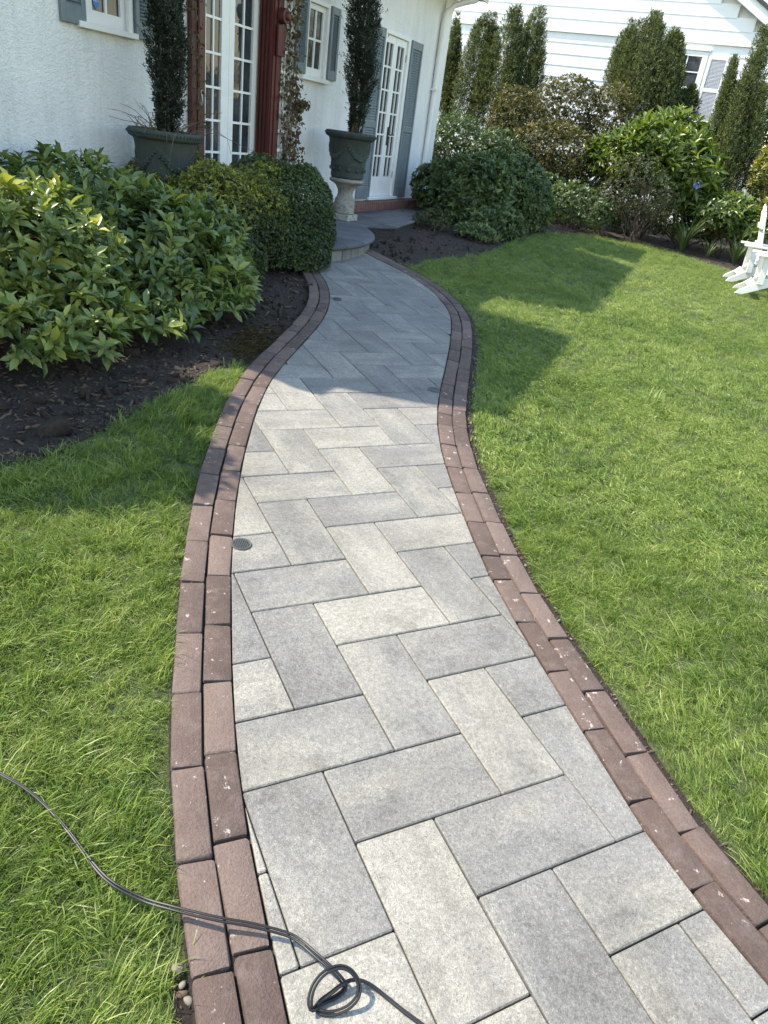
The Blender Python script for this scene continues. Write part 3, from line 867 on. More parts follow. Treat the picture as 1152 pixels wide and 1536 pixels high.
for k in range(na):
    a = aw - 1.25 + 2.5 * k / na; b = a + 2.5 / na - .004
    nose = [(SR - .46, .19), (SR - .03, .192), (SR + .005, .187), (SR + .022, .172), (SR + .024, .155), (SR + .005, .138), (SR - .46, .136)]
    m = MB(); n_ = 5
    m.lathe(nose, n_, a, b)
    kk = n_ + 1
    m.f += [tuple(i * kk for i in range(len(nose))), tuple(i * kk + n_ for i in range(len(nose)))[::-1]]
    m.build('tread_stone', MT['step'], stoop, smooth=True)
# inner paving of the stoop in pale cut stone
for k in range(9):
    a = aw - 1.25 + 2.5 * k / 9; b = a + 2.5 / 9 - .006
    m = MB(); lo = [(r * math.cos(t), r * math.sin(t), .12) for r, t in ((0.75, a), (SR - .468, a), (SR - .468, (a + b) / 2), (SR - .468, b), (0.75, b))]
    m.hexa(lo, [(x, y, 0.189) for x, y, z in lo]); m.build('paving_stone', MT['riser'], stoop, bevel=0.004)

# ------------------------------------------------------------------ urns on pedestals
def urn(loc, label, group):
    t = empty('urn', loc, RZ, label, 'plant pot', group)
    H = 0.505
    b = MB()
    b.lathe([(0.0, 0.0), (0.185, 0.0), (0.200, 0.012), (0.203, 0.05), (0.199, 0.062), (0.202, 0.075), (0.208, 0.13), (0.213, 0.14), (0.214, 0.155), (0.209, 0.165), (0.235, 0.30), (0.254, 0.415), (0.262, 0.430),
             (0.278, 0.436), (0.296, 0.446), (0.304, 0.462), (0.304, 0.485), (0.298, 0.500), (0.285, 0.505), (0.262, 0.500), (0.25, 0.47), (0.0, 0.465)], 48)
    b.build('bowl', MT['urn'], t, smooth=True)
    rd = MB()                                       # beaded rim
    for k in range(64):
        a = 2 * math.pi * k / 64
        rd.tube([(0.302 * math.cos(a), 0.302 * math.sin(a), .464), (0.309 * math.cos(a), 0.309 * math.sin(a), .474), (0.302 * math.cos(a), 0.302 * math.sin(a), .486)], [.005, .009, .005], 5)
    rd.build('rim_beading', MT['urn'], t, smooth=True, kind='stuff')
    for k in range(4):                              # swags of fruit between bosses
        g_ = MB(); a0 = k * math.pi / 2 + .35
        for i in range(15):
            u = i / 14; a = a0 + u * math.pi / 2
            z = 0.36 - 0.13 * math.sin(math.pi * u) + random.uniform(-.006, .006)
            r = 0.206 + (z - .14) * .165
            rr = 0.013 + 0.010 * math.sin(math.pi * u)
            for q in range(2):
                p = Vector((r * math.cos(a + q * .03), r * math.sin(a + q * .03), z + (q - .5) * .02))
                g_.tube([p - Vector((0, 0, rr)), p - Vector((0, 0, rr * .4)), p + Vector((0, 0, rr * .4)), p + Vector((0, 0, rr))], [rr * .3, rr, rr, rr * .3], 7)
        g_.build('garland', MT['urn'], t, smooth=True)
    bo = MB()
    for k in range(12):
        a = 2 * math.pi * k / 12; p = Vector((0.207 * math.cos(a), 0.207 * math.sin(a), 0.102)); o = Vector((math.cos(a), math.sin(a), 0))
        bo.tube([p, p + o * .012, p + o * .018], [.026, .02, .006], 9)
    bo.build('boss_band', MT['urn'], t, smooth=True, kind='stuff')
    s_ = MB(); s_.lathe([(0.0, .476), (0.255, .470)], 32); s_.build('potting_soil', MT['soil'], t)
    return t
P2 = np.array([-1.045, 9.60, ZT]); P1 = D3(248, 180, 5.85); P1 = np.array([P1[0], P1[1], ZT])
def pedestal(loc, h, label):
    t = empty('pedestal', loc, RZ, label, 'pedestal')
    p_ = MB(); p_.box(-.135, .135, -.135, .135, 0.002, 0.075); p_.build('plinth', MT['castone'], t, bevel=0.006)
    s_ = MB()
    if h > .35:
        s_.lathe([(0.115, 0.076), (0.128, 0.085), (0.128, 0.225), (0.120, 0.235), (0.122, 0.245), (0.105, 0.262), (0.094, 0.30), (0.098, 0.34), (0.125, 0.39), (0.172, 0.425)], 32)
        s_.build('stem', MT['castone'], t, smooth=True)
        c = MB(); c.lathe([(0.0, .424), (0.185, .424), (0.206, .436), (0.212, .452), (0.206, .468), (0.19, h), (0.0, h)], 36); c.build('cap', MT['castone'], t, smooth=True)
    else:
        s_.lathe([(0.12, 0.076), (0.15, 0.1), (0.15, 0.24), (0.2, .27), (0.21, .30), (0.2, .32), (0.0, .32)], 32); s_.build('stem', MT['castone'], t, smooth=True)
    return t
pedestal(P2, 0.478, 'pale cast stone baluster pedestal under the right-hand garland urn')
pedestal(P1, 0.32, 'low stone pedestal behind the hedge under the left-hand urn')
urn(P2 + [0, 0, 0.479], 'dark green urn with garland relief on the pedestal before the french doors', 'garland urns flanking the doors')
urn(P1 + [0, 0, 0.322], 'dark green urn behind the clipped hedge, left of the dark red door surround', 'garland urns flanking the doors')
POT1_TOP, POT2_TOP = P1 + [0, 0, .322 + .475], P2 + [0, 0, .479 + .475]

# trellis on the wall beside the red surround
tr = empty('trellis', HW(-2.12, 0.02), RZ, 'narrow white lattice trellis fixed to the wall beside the red surround', 'trellis')
for x in (-.12, -.04, .04, .12):
    m = MB(); m.box(x - .014, x + .014, -.02, -.004, 0.0, 3.0); m.build('slat', MT['white'], tr)
for i in range(15):
    m = MB(); m.box(-.14, .14, -.035, -.021, .12 + .19 * i, .15 + .19 * i); m.build('slat', MT['white'], tr)

# ------------------------------------------------------------------ neighbour's house
eN = np.array([0.921, -0.389]); eN /= np.linalg.norm(eN)
PN = D3(812, 43, 17.2)
RN = math.atan2(eN[1], eN[0])
# local x along wall to the right, y into the house, -y faces the garden; z=0 at the shadow line of the upper storey
nb = empty('neighbour_house', PN, RN, 'white clapboard house with gabled end behind the garden shrubs', 'house')
def nloc(u, v, off=0.0):
    r = ray(u, v); nn = np.array([-eN[1], eN[0], 0]) # into the house
    p0 = PN - nn * off
    t = ((p0 - [0, 0, CAMZ]) @ nn) / (r @ nn)
    p = r * t + [0, 0, CAMZ] - PN
    return p[0] * eN[0] + p[1] * eN[1], p[2]
cx_, _ = nloc(1141, 187)
_, z_ref = nloc(812, 59)
EXP = 0.235
body = MB(); body.box(-14, cx_ - .02, 0.06, 8, -4.6, 2.6); body.build('wall', MT['whitewood'], nb)
rk0 = nloc(1104, 0); rk1 = nloc(1152, 43)
slope = (rk1[1] - rk0[1]) / (rk1[0] - rk0[0])
def rake_x(z): return rk0[0] + (z - rk0[1]) / slope
print('neighbour', cx_, rk0, rk1, slope)
for i in range(-18, 12):
    z0 = i * EXP; z1 = z0 + EXP + .02
    up = .03 if i >= 0 else 0.0
    xr = min(cx_, rake_x(z1)) if i > 0 else cx_
    m = MB(); y0 = -.012 - up
    m.add([(-14, y0, z0), (xr, y0, z0), (xr, y0 + .011, z1), (-14, y0 + .011, z1), (-14, y0 + .05, z0), (xr, y0 + .05, z0), (xr, y0 + .05, z1), (-14, y0 + .05, z1)],
          [(0, 1, 2, 3), (4, 7, 6, 5), (0, 4, 5, 1), (3, 2, 6, 7), (1, 5, 6, 2), (0, 3, 7, 4)])
    m.build('siding_board', MT['whitewood'], nb)
bt = MB(); bt.box(-14, cx_ + .02, -.045, 0.0, -.03, 0.0); bt.build('band_board', MT['white'], nb)
cbn = MB(); cbn.box(cx_ - .09, cx_ + .012, -.05, -.013, -4.6, -.032); cbn.build('corner_board', MT['white'], nb)
rb = MB(); t_ = Vector((1, 0, slope)).normalized(); n_ = Vector((-t_.z, 0, t_.x))
a_ = Vector((rk0[0], 0, rk0[1])) - t_ * 4.0; b_2 = Vector((rk1[0], 0, rk1[1])) + t_ * .6
def slab_(m, off0, off1, y0, y1): m.hexa([a_ + n_ * off0 + Vector((0, y0, 0)), b_2 + n_ * off0 + Vector((0, y0, 0)), b_2 + n_ * off1 + Vector((0, y0, 0)), a_ + n_ * off1 + Vector((0, y0, 0))],
                                      [a_ + n_ * off0 + Vector((0, y1, 0)), b_2 + n_ * off0 + Vector((0, y1, 0)), b_2 + n_ * off1 + Vector((0, y1, 0)), a_ + n_ * off1 + Vector((0, y1, 0))])
slab_(rb, 0, .20, -.20, -.05); rb.build('rake_board', MT['white'], nb)
rr = MB(); slab_(rr, .202, .26, -.24, 8.0)
rroof = rr.build('roof', MT['shingle'], nb)
sh = MB()
for i in range(24):
    q0 = a_ + t_ * (.2 * i + 1.2)
    for j in range(14):
        y0 = -.24 + j * .3; h = random.uniform(.006, .016)
        p = [q0 + n_ * .262, q0 + t_ * .21 + n_ * .262, q0 + t_ * .21 + n_ * (.266 + h), q0 + n_ * .264]
        sh.hexa([v + Vector((0, y0, 0)) for v in p], [v + Vector((0, y0 + .29, 0)) for v in p])
sh.build('shingles', MT['shingle'], rroof, kind='stuff')
# its window and pale shutter
wx1, wz1 = nloc(1054, 86); wx0 = wx1 - 0.62; wz0 = wz1 - 1.25
f = MB()
f.box(wx0 - .12, wx0, -.05, .0, wz0 - .1, wz1 + .11); f.box(wx1, wx1 + .12, -.05, .0, wz0 - .1, wz1 + .11); f.box(wx0, wx1, -.05, .0, wz1, wz1 + .11)
f.box(wx0 - .15, wx1 + .15, -.07, .0, wz1 + .112, wz1 + .15); f.box(wx0, wx1, -.05, 0, wz0 - .1, wz0)
nwf = f.build('window', MT['white'], nb, bevel=.004)
sa = MB(); xm = (wx0 + wx1) / 2; zc = [wz1, wz1 - .30, wz1 - .60, wz1 - .92, wz0]
sa.box(xm - .012, xm + .012, -.036, -.02, wz0, wz1)
for z in zc[1:-1]: sa.box(wx0, xm - .012, -.036, -.02, z - .012, z + .012); sa.box(xm + .012, wx1, -.036, -.02, z - .012, z + .012)
sa.box(wx0, wx1, -.042, -.037, zc[2] - .03, zc[2] + .012)
sa.build('sash', MT['white'], nwf)
for i in range(4):
    for x0, x1 in ((wx0, xm - .012), (xm + .012, wx1)):
        pm = MB(); pm.box(x0, x1, -.026, -.022, zc[i + 1] + .012, zc[i] - (.012 if i else 0)); pm.build('pane', MT['glass2'], nwf)
sx0, sx1 = wx1 + .14, wx1 + .60
s_ = MB(); s_.box(sx0, sx0 + .07, -.052, -.013, wz0 - .05, wz1 + .05); s_.box(sx1 - .07, sx1, -.052, -.013, wz0 - .05, wz1 + .05)
for z in (wz1 - .03, wz1 - .66, wz0 - .05): s_.box(sx0 + .07, sx1 - .07, -.05, -.015, z, z + .08)
shn = s_.build('shutter', MT['white'], nb, bevel=.003)
l = MB(); louvre_panel(l, sx0 + .07, sx1 - .07, wz1 - .58, wz1 - .03, 22, -.045, -.02); louvre_panel(l, sx0 + .07, sx1 - .07, wz0 + .03, wz1 - .66, 22, -.045, -.02)
l.box(sx0 + .07, sx1 - .07, -.019, -.015, wz0, wz1)
l.build('louvre_slats', MT['shutterw'], shn, kind='stuff')
# ------------------------------------------------------------------ foliage helpers
LEAF8_V = np.array([(0, 0, 0), (.30, .78, .10), (.30, 0, 0), (.30, -.78, .10), (.66, .88, .06), (.66, 0, -.05), (.66, -.88, .06), (1, 0, -.16)])
LEAF8_T = np.array([(0, 2, 1), (0, 3, 2), (4, 5, 7), (5, 6, 7)]); LEAF8_Q = np.array([(1, 2, 5, 4), (2, 3, 6, 5)])
LEAF4_V = np.array([(0, 0, 0), (.48, 1, .12), (.48, -1, .12), (1, 0, -.06)])
LEAF4_T = np.array([(0, 3, 1), (0, 2, 3)])
def unit(a): return a / (np.linalg.norm(a, axis=-1, keepdims=True) + 1e-9)
def leaf_arrays(P, D, N, L, Wd, tint, fine):
    """leaf at P growing along D with upper face towards N; L length, Wd half width"""
    D = unit(D); B = unit(np.cross(N, D)); N2 = np.cross(D, B)
    T = LEAF8_V if fine else LEAF4_V
    V = (P[:, None] + D[:, None] * (T[None, :, 0:1] * L[:, None, None]) + B[:, None] * (T[None, :, 1:2] * Wd[:, None, None]) + N2[:, None] * (T[None, :, 2:3] * L[:, None, None]))
    k = len(T); off = (np.arange(len(P)) * k)[:, None, None]
    V = V.reshape(-1, 3)
    tt = np.repeat(tint, k)
    if fine: F = [(LEAF8_T[None] + off).reshape(-1, 3), (LEAF8_Q[None] + off).reshape(-1, 4)]
    else: F = [(LEAF4_T[None] + off).reshape(-1, 3)]
    return V, F, tt
def rosettes(P, A, k, length, width, spread, r, droop=0.0, step=0.0, tintbase=None, tv=0.25):
    """k leaves round each twig tip P with twig direction A"""
    n = len(P); A = unit(A)
    ref = np.where(np.abs(A[:, 2:3]) > .9, np.array([[1., 0, 0]]), np.array([[0, 0, 1.]]))
    X = unit(np.cross(A, ref)); Y = np.cross(A, X)
    ph = r.uniform(0, 6.28, n); tipsize = np.exp(r.normal(0, .2, n))
    oP, oD, oN, oL, oW, oT = [], [], [], [], [], []
    for i in range(k):
        a = ph + i * 2.4 + r.normal(0, .25, n)
        sp = spread * (0.55 + 0.9 * i / max(1, k - 1)) * r.uniform(.8, 1.2, n)
        R = X * np.cos(a)[:, None] + Y * np.sin(a)[:, None]
        d = A * np.cos(sp)[:, None] + R * np.sin(sp)[:, None]
        d[:, 2] -= droop * r.uniform(.3, 1.2, n)
        nn = A * np.sin(sp)[:, None] - R * np.cos(sp)[:, None] + r.normal(0, .18, (n, 3))
        L = length * tipsize * r.uniform(.6, 1.15, n)
        oP.append(P - A * (step * i)[..., None] if np.ndim(step) else P - A * (step * i)); oD.append(d); oN.append(nn); oL.append(L); oW.append(width * L / length * r.uniform(.85, 1.15, n))
        oT.append(np.clip(tintbase + r.normal(0, tv * .5, n) - 0.03 * i, 0, 1))
    return [np.concatenate(x) for x in (oP, oD, oN, oL, oW, oT)]
def lump(Dv, seed, amp):
    q = np.random.default_rng(seed); s = np.zeros(len(Dv))
    for _ in range(7):
        k = q.normal(0, 1, 3); k = k / np.linalg.norm(k) * q.uniform(2.5, 7); s += np.sin(Dv @ k + q.uniform(0, 6.28)) * q.uniform(.5, 1)
    return 1 + amp * s / 3.5
def crown_points(ells, n, r, seed, amp=0.12, inner=0.16, zmin=0.03):
    """twig tips spread through the outer shell of a union of ellipsoids (cx,cy,cz,rx,ry,rz)"""
    vol = np.array([e[3] * e[4] + e[3] * e[5] + e[4] * e[5] for e in ells]); cnt = np.maximum(1, (n * vol / vol.sum()).astype(int))
    Ps, As = [], []
    for j, (e, c) in enumerate(zip(ells, cnt)):
        d = unit(r.normal(0, 1, (c * 2, 3)))
        rad = (1 - np.abs(r.normal(0, inner, len(d)))) * lump(d, seed + j, amp)
        P = np.array(e[:3]) + d * rad[:, None] * np.array(e[3:])
        A = unit(d / np.array(e[3:]) * min(e[3:]))
        keep = np.ones(len(P), bool)
        for q, f_ in enumerate(ells):
            if q != j:
                t = np.linalg.norm((P - np.array(f_[:3])) / np.array(f_[3:]), axis=1); keep &= t > .80
        keep &= P[:, 2] > gz(P[:, 0], P[:, 1]) + zmin
        P, A = P[keep][:c], A[keep][:c]
        Ps.append(P); As.append(A)
    return np.vstack(Ps), np.vstack(As)
def stems(ells, base, nst, r, rad, mat, parent, name='stem'):
    m = MB(); b = np.array(base)
    for i in range(nst):
        e = ells[i % len(ells)]
        d = unit(r.normal(0, 1, 3)); d[2] = abs(d[2]) * .8
        tip = np.array(e[:3]) + d * np.array(e[3:]) * .70
        s0 = b + np.array([r.normal(0, .06), r.normal(0, .06), -.03])
        mid = s0 * .5 + tip * .5 + r.normal(0, .06, 3) + np.array([0, 0, .03])
        pts = [s0, s0 * .6 + mid * .4 + r.normal(0, .02, 3), mid, mid * .4 + tip * .6 + r.normal(0, .02, 3), tip]
        m.tube(pts, [rad, rad * .8, rad * .6, rad * .4, rad * .15], 5, cap=False)
        for _ in range(2):
            q = np.array(pts[2 + int(r.integers(0, 2))]); t2 = q + r.normal(0, 1, 3) * np.array(e[3:]) * .42
            t2[2] = max(t2[2], q[2] - .05)
            m.tube([q, q * .5 + t2 * .5 + r.normal(0, .02, 3), t2], [rad * .4, rad * .28, rad * .1], 4, cap=False)
    return m.build(name, mat, parent, smooth=True)
def shrub(name, label, cat, ells, base, leaf, ntips, k, length, width, spread, seed, mat, group=None, fine=False, up=.35, droop=.1, step=0.0, amp=.12, inner=.16, tint=(.45, .22), nst=8, srad=.012, individual=0, toplight=0.0, tipjit=0.0, tintfn=None, zmin=0.03):
    r = np.random.default_rng(seed)
    w_ = np.array([e[3] for e in ells]); base = np.array([sum(e[0] * k_ for e, k_ in zip(ells, w_)) / w_.sum(), sum(e[1] * k_ for e, k_ in zip(ells, w_)) / w_.sum()]) * .7 + np.array(base[:2]) * .3
    base = np.array([base[0], base[1], gz(base[0], base[1])])
    root = empty(name, base, 0, label, cat, group)
    rel = lambda P: P - base
    P, A = crown_points(ells, ntips, r, seed, amp, inner, zmin)
    A = unit(A * (1 - up) + np.array([0, 0, up]) + r.normal(0, .22, A.shape))
    tb = np.clip(r.normal(tint[0], tint[1], len(P)), 0, 1)
    if tintfn is not None: tb = np.clip(tintfn(P, tb), 0, 1)
    lv = rosettes(P, A, k, length, width, spread, r, droop, step, tb)
    if individual:
        # the leaves that show largest from the path are parts of their own
        p = lv[0] + lv[1] * lv[3][:, None] * .5
        q = (p - np.array([0, 0, CAMZ])) @ M
        px, py = 576 + FPX * q[:, 0] / q[:, 2], 768 + FPX * q[:, 1] / q[:, 2]
        front = np.linalg.norm(p - np.array([0, 0, CAMZ]), axis=1)
        cen = np.array(ells[0][:3])
        facing = np.einsum('ij,ij->i', unit(np.array([0, 0, CAMZ]) - p), unit(p - np.mean([e[:3] for e in ells], axis=0)))
        score = np.where((px > 0) & (px < 1152) & (py > 0) & (py < 1536), lv[3] / front * (0.55 + facing), -9)
        idx = np.argsort(-score)[:individual]
        mask = np.zeros(len(p), bool); mask[idx] = True
        protos = []
        for i in range(10):
            V, F, tt = leaf_arrays(np.zeros((1, 3)), np.array([[1., 0, 0]]), np.array([[r.normal(0, .1), r.normal(0, .15), 1.]]), np.array([1.]), np.array([width / length * r.uniform(.88, 1.12)]), np.array([(i + .5) / 10]), True)
            V[7, 2] += r.uniform(-.10, .08); V[[1, 3, 4, 6], 2] += r.uniform(-.04, .05)
            protos.append(mesh_np('leaf', V, F, mat, True, tt))
        for i in idx:
            D = unit(lv[1][i]); B = unit(np.cross(lv[2][i], D)); N2 = np.cross(D, B)
            o = link('leaf', protos[min(9, int(lv[5][i] * 10))], root)
            L = lv[3][i]; t0 = rel(lv[0][i])
            o.matrix_local = Matrix(((D[0] * L, B[0] * L, N2[0] * L, t0[0]), (D[1] * L, B[1] * L, N2[1] * L, t0[1]), (D[2] * L, B[2] * L, N2[2] * L, t0[2]), (0, 0, 0, 1)))
        lv = [x[~mask] for x in lv]
    V, F, tt = leaf_arrays(rel(lv[0]), *lv[1:5], lv[5], fine)
    o = link('foliage', mesh_np('foliage', V, F, mat, fine, tt), root); o['kind'] = 'stuff'
    if nst: stems([tuple(np.array(e[:3]) - base) + tuple(e[3:]) for e in ells], (0, 0, 0), nst, r, srad, MT['bark'], root, 'branches')
    return root
def EL(u, v, dep, rl, rz, rd=None):
    p = D3(u, v, dep); return (p[0], p[1], p[2], rl, rd or rl, rz)

# ------------------------------------------------------------------ shrubs by the house
def rh_tint(P, t):
    # sunlit look put into the leaf colour, yellower towards the near upper end
    return t + .28 * np.clip((-P[:, 1] + 4.15) * 1.2, -.3, 1) * np.clip((P[:, 2] - .35) * 2, 0, 1)
shrub('rhododendron', 'big broad-leaved shrub with yellow-green leaves at the left edge beside the lawn', 'shrub',
      [EL(20, 400, 4.15, .62, .47), EL(215, 385, 4.95, .60, .50), EL(90, 325, 5.1, .75, .42), EL(290, 390, 5.35, .42, .46), EL(-130, 420, 4.0, .6, .5), EL(10, 500, 3.75, .36, .28), EL(-330, 470, 3.8, .6, .5), EL(100, 470, 4.15, .42, .34), EL(225, 450, 4.7, .40, .32), EL(315, 432, 5.2, .32, .32), EL(85, 522, 3.95, .40, .27), EL(215, 500, 4.5, .40, .26), EL(300, 474, 4.95, .30, .25), EL(345, 440, 5.25, .2, .22)],
      (-2.15, 4.35), None, 3300, 7, .088, .0185, 1.05, 11, MT['rhodo'], fine=True, up=.42, droop=.10, step=.006, amp=.10, inner=.15, tint=(.46, .19), nst=26, srad=.014, individual=300, tintfn=rh_tint, zmin=.10)
def az_tint(P, t): return t * .8 + .7 * np.clip((P[:, 2] - .70) * 3.4, 0, 1) * (np.random.default_rng(3).random(len(P)) > .3)
shrub('azalea', 'clipped dark hedge shrub with yellow-green tips between the broad-leaved shrub and the round boxwood', 'shrub',
      [EL(325, 330, 6.0, .44, .46), EL(262, 300, 6.25, .48, .40), EL(372, 345, 6.25, .36, .46), EL(385, 300, 6.6, .34, .34), EL(340, 390, 5.9, .34, .34)], (-1.75, 5.9), None, 14500, 5, .024, .006, .95, 12, MT['azalea'], up=.3, amp=.13, inner=.13, tint=(.35, .2), nst=14, tintfn=az_tint)
def bx_tint(P, t): return t + .3 * np.clip((P[:, 2] - .70) * 2, 0, 1)
shrub('boxwood', 'rounded clipped dark boxwood at the bend of the path before the round doorstep', 'shrub',
      [EL(436, 335, 6.75, .41, .48), EL(392, 297, 7.0, .42, .38), EL(440, 385, 6.7, .35, .36), EL(455, 300, 6.9, .28, .32), EL(410, 370, 6.55, .30, .36)], (-1.32, 6.45), None, 16000, 5, .022, .0066, .95, 13, MT['box'], up=.25, amp=.12, inner=.12, tint=(.38, .2), nst=14, tintfn=bx_tint)
# evergreen shrubs right of the terrace
shrub('viburnum', 'dense dark green shrub with small pale-edged leaves right of the french doors', 'shrub',
      [EL(705, 295, 10.9, .66, .54), EL(778, 300, 11.6, .60, .56), EL(652, 285, 11.3, .34, .40), EL(735, 335, 10.6, .52, .28), EL(740, 275, 11.2, .45, .45)], (.95, 11.3), None, 4300, 7, .078, .017, 1.0, 21, MT['dark'], up=.35, amp=.22, inner=.18, tint=(.5, .28), nst=12)
shrub('viburnum', 'dark glossy shrub tucked against the corner of the white house', 'shrub',
      [EL(688, 215, 13.6, .62, .48), EL(745, 235, 13.2, .55, .45), EL(660, 225, 14.2, .4, .4)], (.9, 14.6), None, 2600, 6, .060, .014, 1.0, 22, MT['dark'], up=.3, amp=.12, tint=(.3, .2), nst=8)
shrub('small_shrub', 'small loose shrub on bare soil at the end of the brick edging', 'shrub',
      [EL(650, 335, 10.1, .28, .20)], (.12, 9.95), None, 420, 5, .035, .008, 1.0, 23, MT['rose'], up=.45, amp=.2, inner=.3, tint=(.6, .2), nst=10, srad=.006)
shrub('small_shrub', 'low leafy shrub at the foot of the dense dark green shrub', 'shrub',
      [EL(715, 352, 10.0, .30, .14)], (.72, 10.1), None, 420, 6, .05, .011, 1.0, 24, MT['dark'], up=.4, amp=.15, tint=(.6, .2), nst=6, srad=.006)

# columnar yews
def yew(label, cols, base, seed, n, width=1.0, cat='tree', group='upright yews before the clapboard wall', mat='yew', name='yew_tree', tint=(.45, .25)):
    """cols: list of (u_top, v_top, u_bot, v_bot, depth, r)"""
    r = np.random.default_rng(seed)
    base = np.array([base[0], base[1], gz(base[0], base[1])]) if len(base) == 2 else np.array(base)
    root = empty(name, base, 0, label, cat, group)
    Ps, As = [], []
    for (ut, vt, ub, vb, dep, rad) in cols:
        a, b = D3(ub, vb, dep), D3(ut, vt, dep)
        # sprigs grow in upright plumes
        npl = 12
        plume = [(r.uniform(0, 6.28), r.uniform(.35, 1.0), r.uniform(.0, .30), r.uniform(.62, 1.05)) for _ in range(npl)]
        m = n // len(cols) // npl
        for (th, rr, t0, t1) in plume:
            t = t0 + (t1 - t0) * r.random(m) ** .85
            env = np.clip(np.sin(np.clip(t, 0, 1) * 2.3 + .6), .16, 1)
            c = a + (b - a) * t[:, None]
            q = rad * env * rr * .85
            pr_ = rad * .54 * (1.1 - .65 * (t - t0) / (t1 - t0)) * np.sqrt(r.random(m)); pa = r.uniform(0, 6.28, m)
            P = c + np.stack([np.cos(th) * q + np.cos(pa) * pr_, np.sin(th) * q + np.sin(pa) * pr_, np.zeros(m)], 1)
            A = unit(np.stack([np.cos(pa), np.sin(pa), np.full(m, 1.5)], 1) + r.normal(0, .25, (m, 3)))
            Ps.append(P); As.append(A)
    P, A = np.vstack(Ps), np.vstack(As)
    tb = np.clip(r.normal(tint[0], tint[1], len(P)), 0, 1)
    lv = rosettes(P, A, 5, .040 * width, .0068 * width, .75, r, 0, .012, tb)
    V, F, tt = leaf_arrays(lv[0] - base, *lv[1:5], lv[5], False)
    o = link('foliage', mesh_np('foliage', V, F, MT[mat], False, tt), root); o['kind'] = 'stuff'
    tm_ = MB()
    for (ut, vt, ub, vb, dep, rad) in cols:
        a, b = D3(ub, vb, dep) - base, D3(ut, vt, dep) - base
        tm_.tube([(a[0] * .3, a[1] * .3, -.05), a, a + (b - a) * .3, a + (b - a) * .55], [.03, .026, .014, .003], 6)
    tm_.build('trunk', MT['bark'], root, smooth=True)
    return root
yew('narrow dark upright yew half hidden by the corner of the white house', [(684, 25, 668, 205, 15.2, .30)], (.6, 16.6), 31, 6000)
yew('cluster of three upright yew columns left of the bare clapboard stretch', [(735, 4, 700, 205, 14.8, .42), (772, 14, 725, 215, 14.6, .46), (808, 6, 765, 215, 14.9, .40)], (1.1, 16.0), 32, 27000)
yew('broad feathery upright yew left of the neighbour window', [(950, 35, 935, 180, 14.6, .46), (983, 14, 960, 205, 14.4, .52), (1016, 48, 990, 200, 14.6, .44)], (3.9, 15.0), 33, 30000)
yew('small dark yew below the neighbour window', [(1040, 128, 1022, 190, 14.6, .24)], (4.9, 14.6), 34, 2000, tint=(.25, .2))
yew('upright yew right of the pale window shutter, taller of the two at the right edge', [(1148, 45, 1092, 300, 13.9, .42), (1120, 120, 1085, 300, 13.7, .42)], (6.0, 14.2), 35, 19000)
yew('shorter upright yew with two thin tips in front of the pale window shutter', [(1104, 82, 1060, 285, 14.0, .32)], (5.6, 14.5), 36, 8500)
# border shrubs
shrub('reddish_shrub', 'tall open shrub with bronze-tinged small leaves before the clapboard wall', 'shrub',
      [EL(775, 185, 14.0, .62, .62), EL(850, 165, 14.2, .72, .62), EL(915, 180, 14.0, .55, .65), EL(830, 225, 13.6, .85, .5)], (2.6, 15.2), None, 6000, 6, .058, .012, .95, 41, MT['pieris'], up=.4, amp=.14, inner=.22, tint=(.5, .25), nst=26, srad=.014)
shrub('laurel', 'large shrub with long light green leaves in front of the neighbour window', 'shrub',
      [EL(975, 235, 13.0, .72, .60), EL(1035, 260, 13.0, .50, .60), EL(915, 235, 13.2, .40, .36), EL(1010, 205, 13.3, .62, .40)], (4.3, 14.0), None, 640, 8, .20, .029, 1.05, 42, MT['laurel'], fine=True, up=.5, droop=.15, step=.008, amp=.08, inner=.14, tint=(.55, .2), nst=14, individual=250)
shrub('rose_bush', 'sparse twiggy shrub with small dull leaves at the far edge of the lawn', 'shrub',
      [EL(955, 275, 12.5, .52, .50), EL(985, 300, 12.4, .40, .36), EL(915, 300, 12.6, .34, .36)], (3.95, 13.55), None, 1500, 5, .042, .010, 1.0, 43, MT['rose'], up=.3, amp=.2, inner=.28, tint=(.45, .25), nst=26, srad=.009)
shrub('low_shrub', 'low dark green shrub at the far left corner of the lawn', 'shrub',
      [EL(860, 305, 12.9, .55, .34), EL(815, 290, 13.3, .42, .36), EL(895, 320, 12.6, .30, .26)], (2.75, 14.1), None, 1500, 6, .055, .014, 1.0, 44, MT['dark'], up=.35, amp=.14, tint=(.5, .22), nst=8)
shrub('leafy_perennial', 'mound of light green pointed leaves behind the white garden chairs', 'plant',
      [EL(1085, 318, 12.9, .55, .30), EL(1050, 300, 13.2, .40, .28), EL(1120, 340, 12.8, .40, .24)], (5.4, 13.8), None, 560, 7, .14, .024, 1.15, 45, MT['laurel'], fine=True, up=.45, droop=.3, amp=.12, inner=.2, tint=(.55, .25), nst=6)
shrub('golden_shrub', 'yellow-leaved shrub at the right edge behind the white chairs', 'shrub',
      [EL(1160, 262, 13.4, .42, .50), EL(1165, 315, 12.8, .36, .20)], (6.5, 13.9), None, 900, 6, .075, .015, 1.0, 46, MT['gold'], up=.3, amp=.14, inner=.18, tint=(.5, .25), nst=8)
shrub('tall_hedge', 'dark evergreen hedge beyond the clapboard house at the right edge', 'hedge',
      [EL(1185, 190, 17.0, 1.1, 1.6), EL(1250, 200, 16.5, 1.4, 1.6)], (8.6, 17.5), None, 3800, 5, .09, .02, 1.0, 47, MT['box'], up=.3, amp=.12, tint=(.25, .2), nst=6)
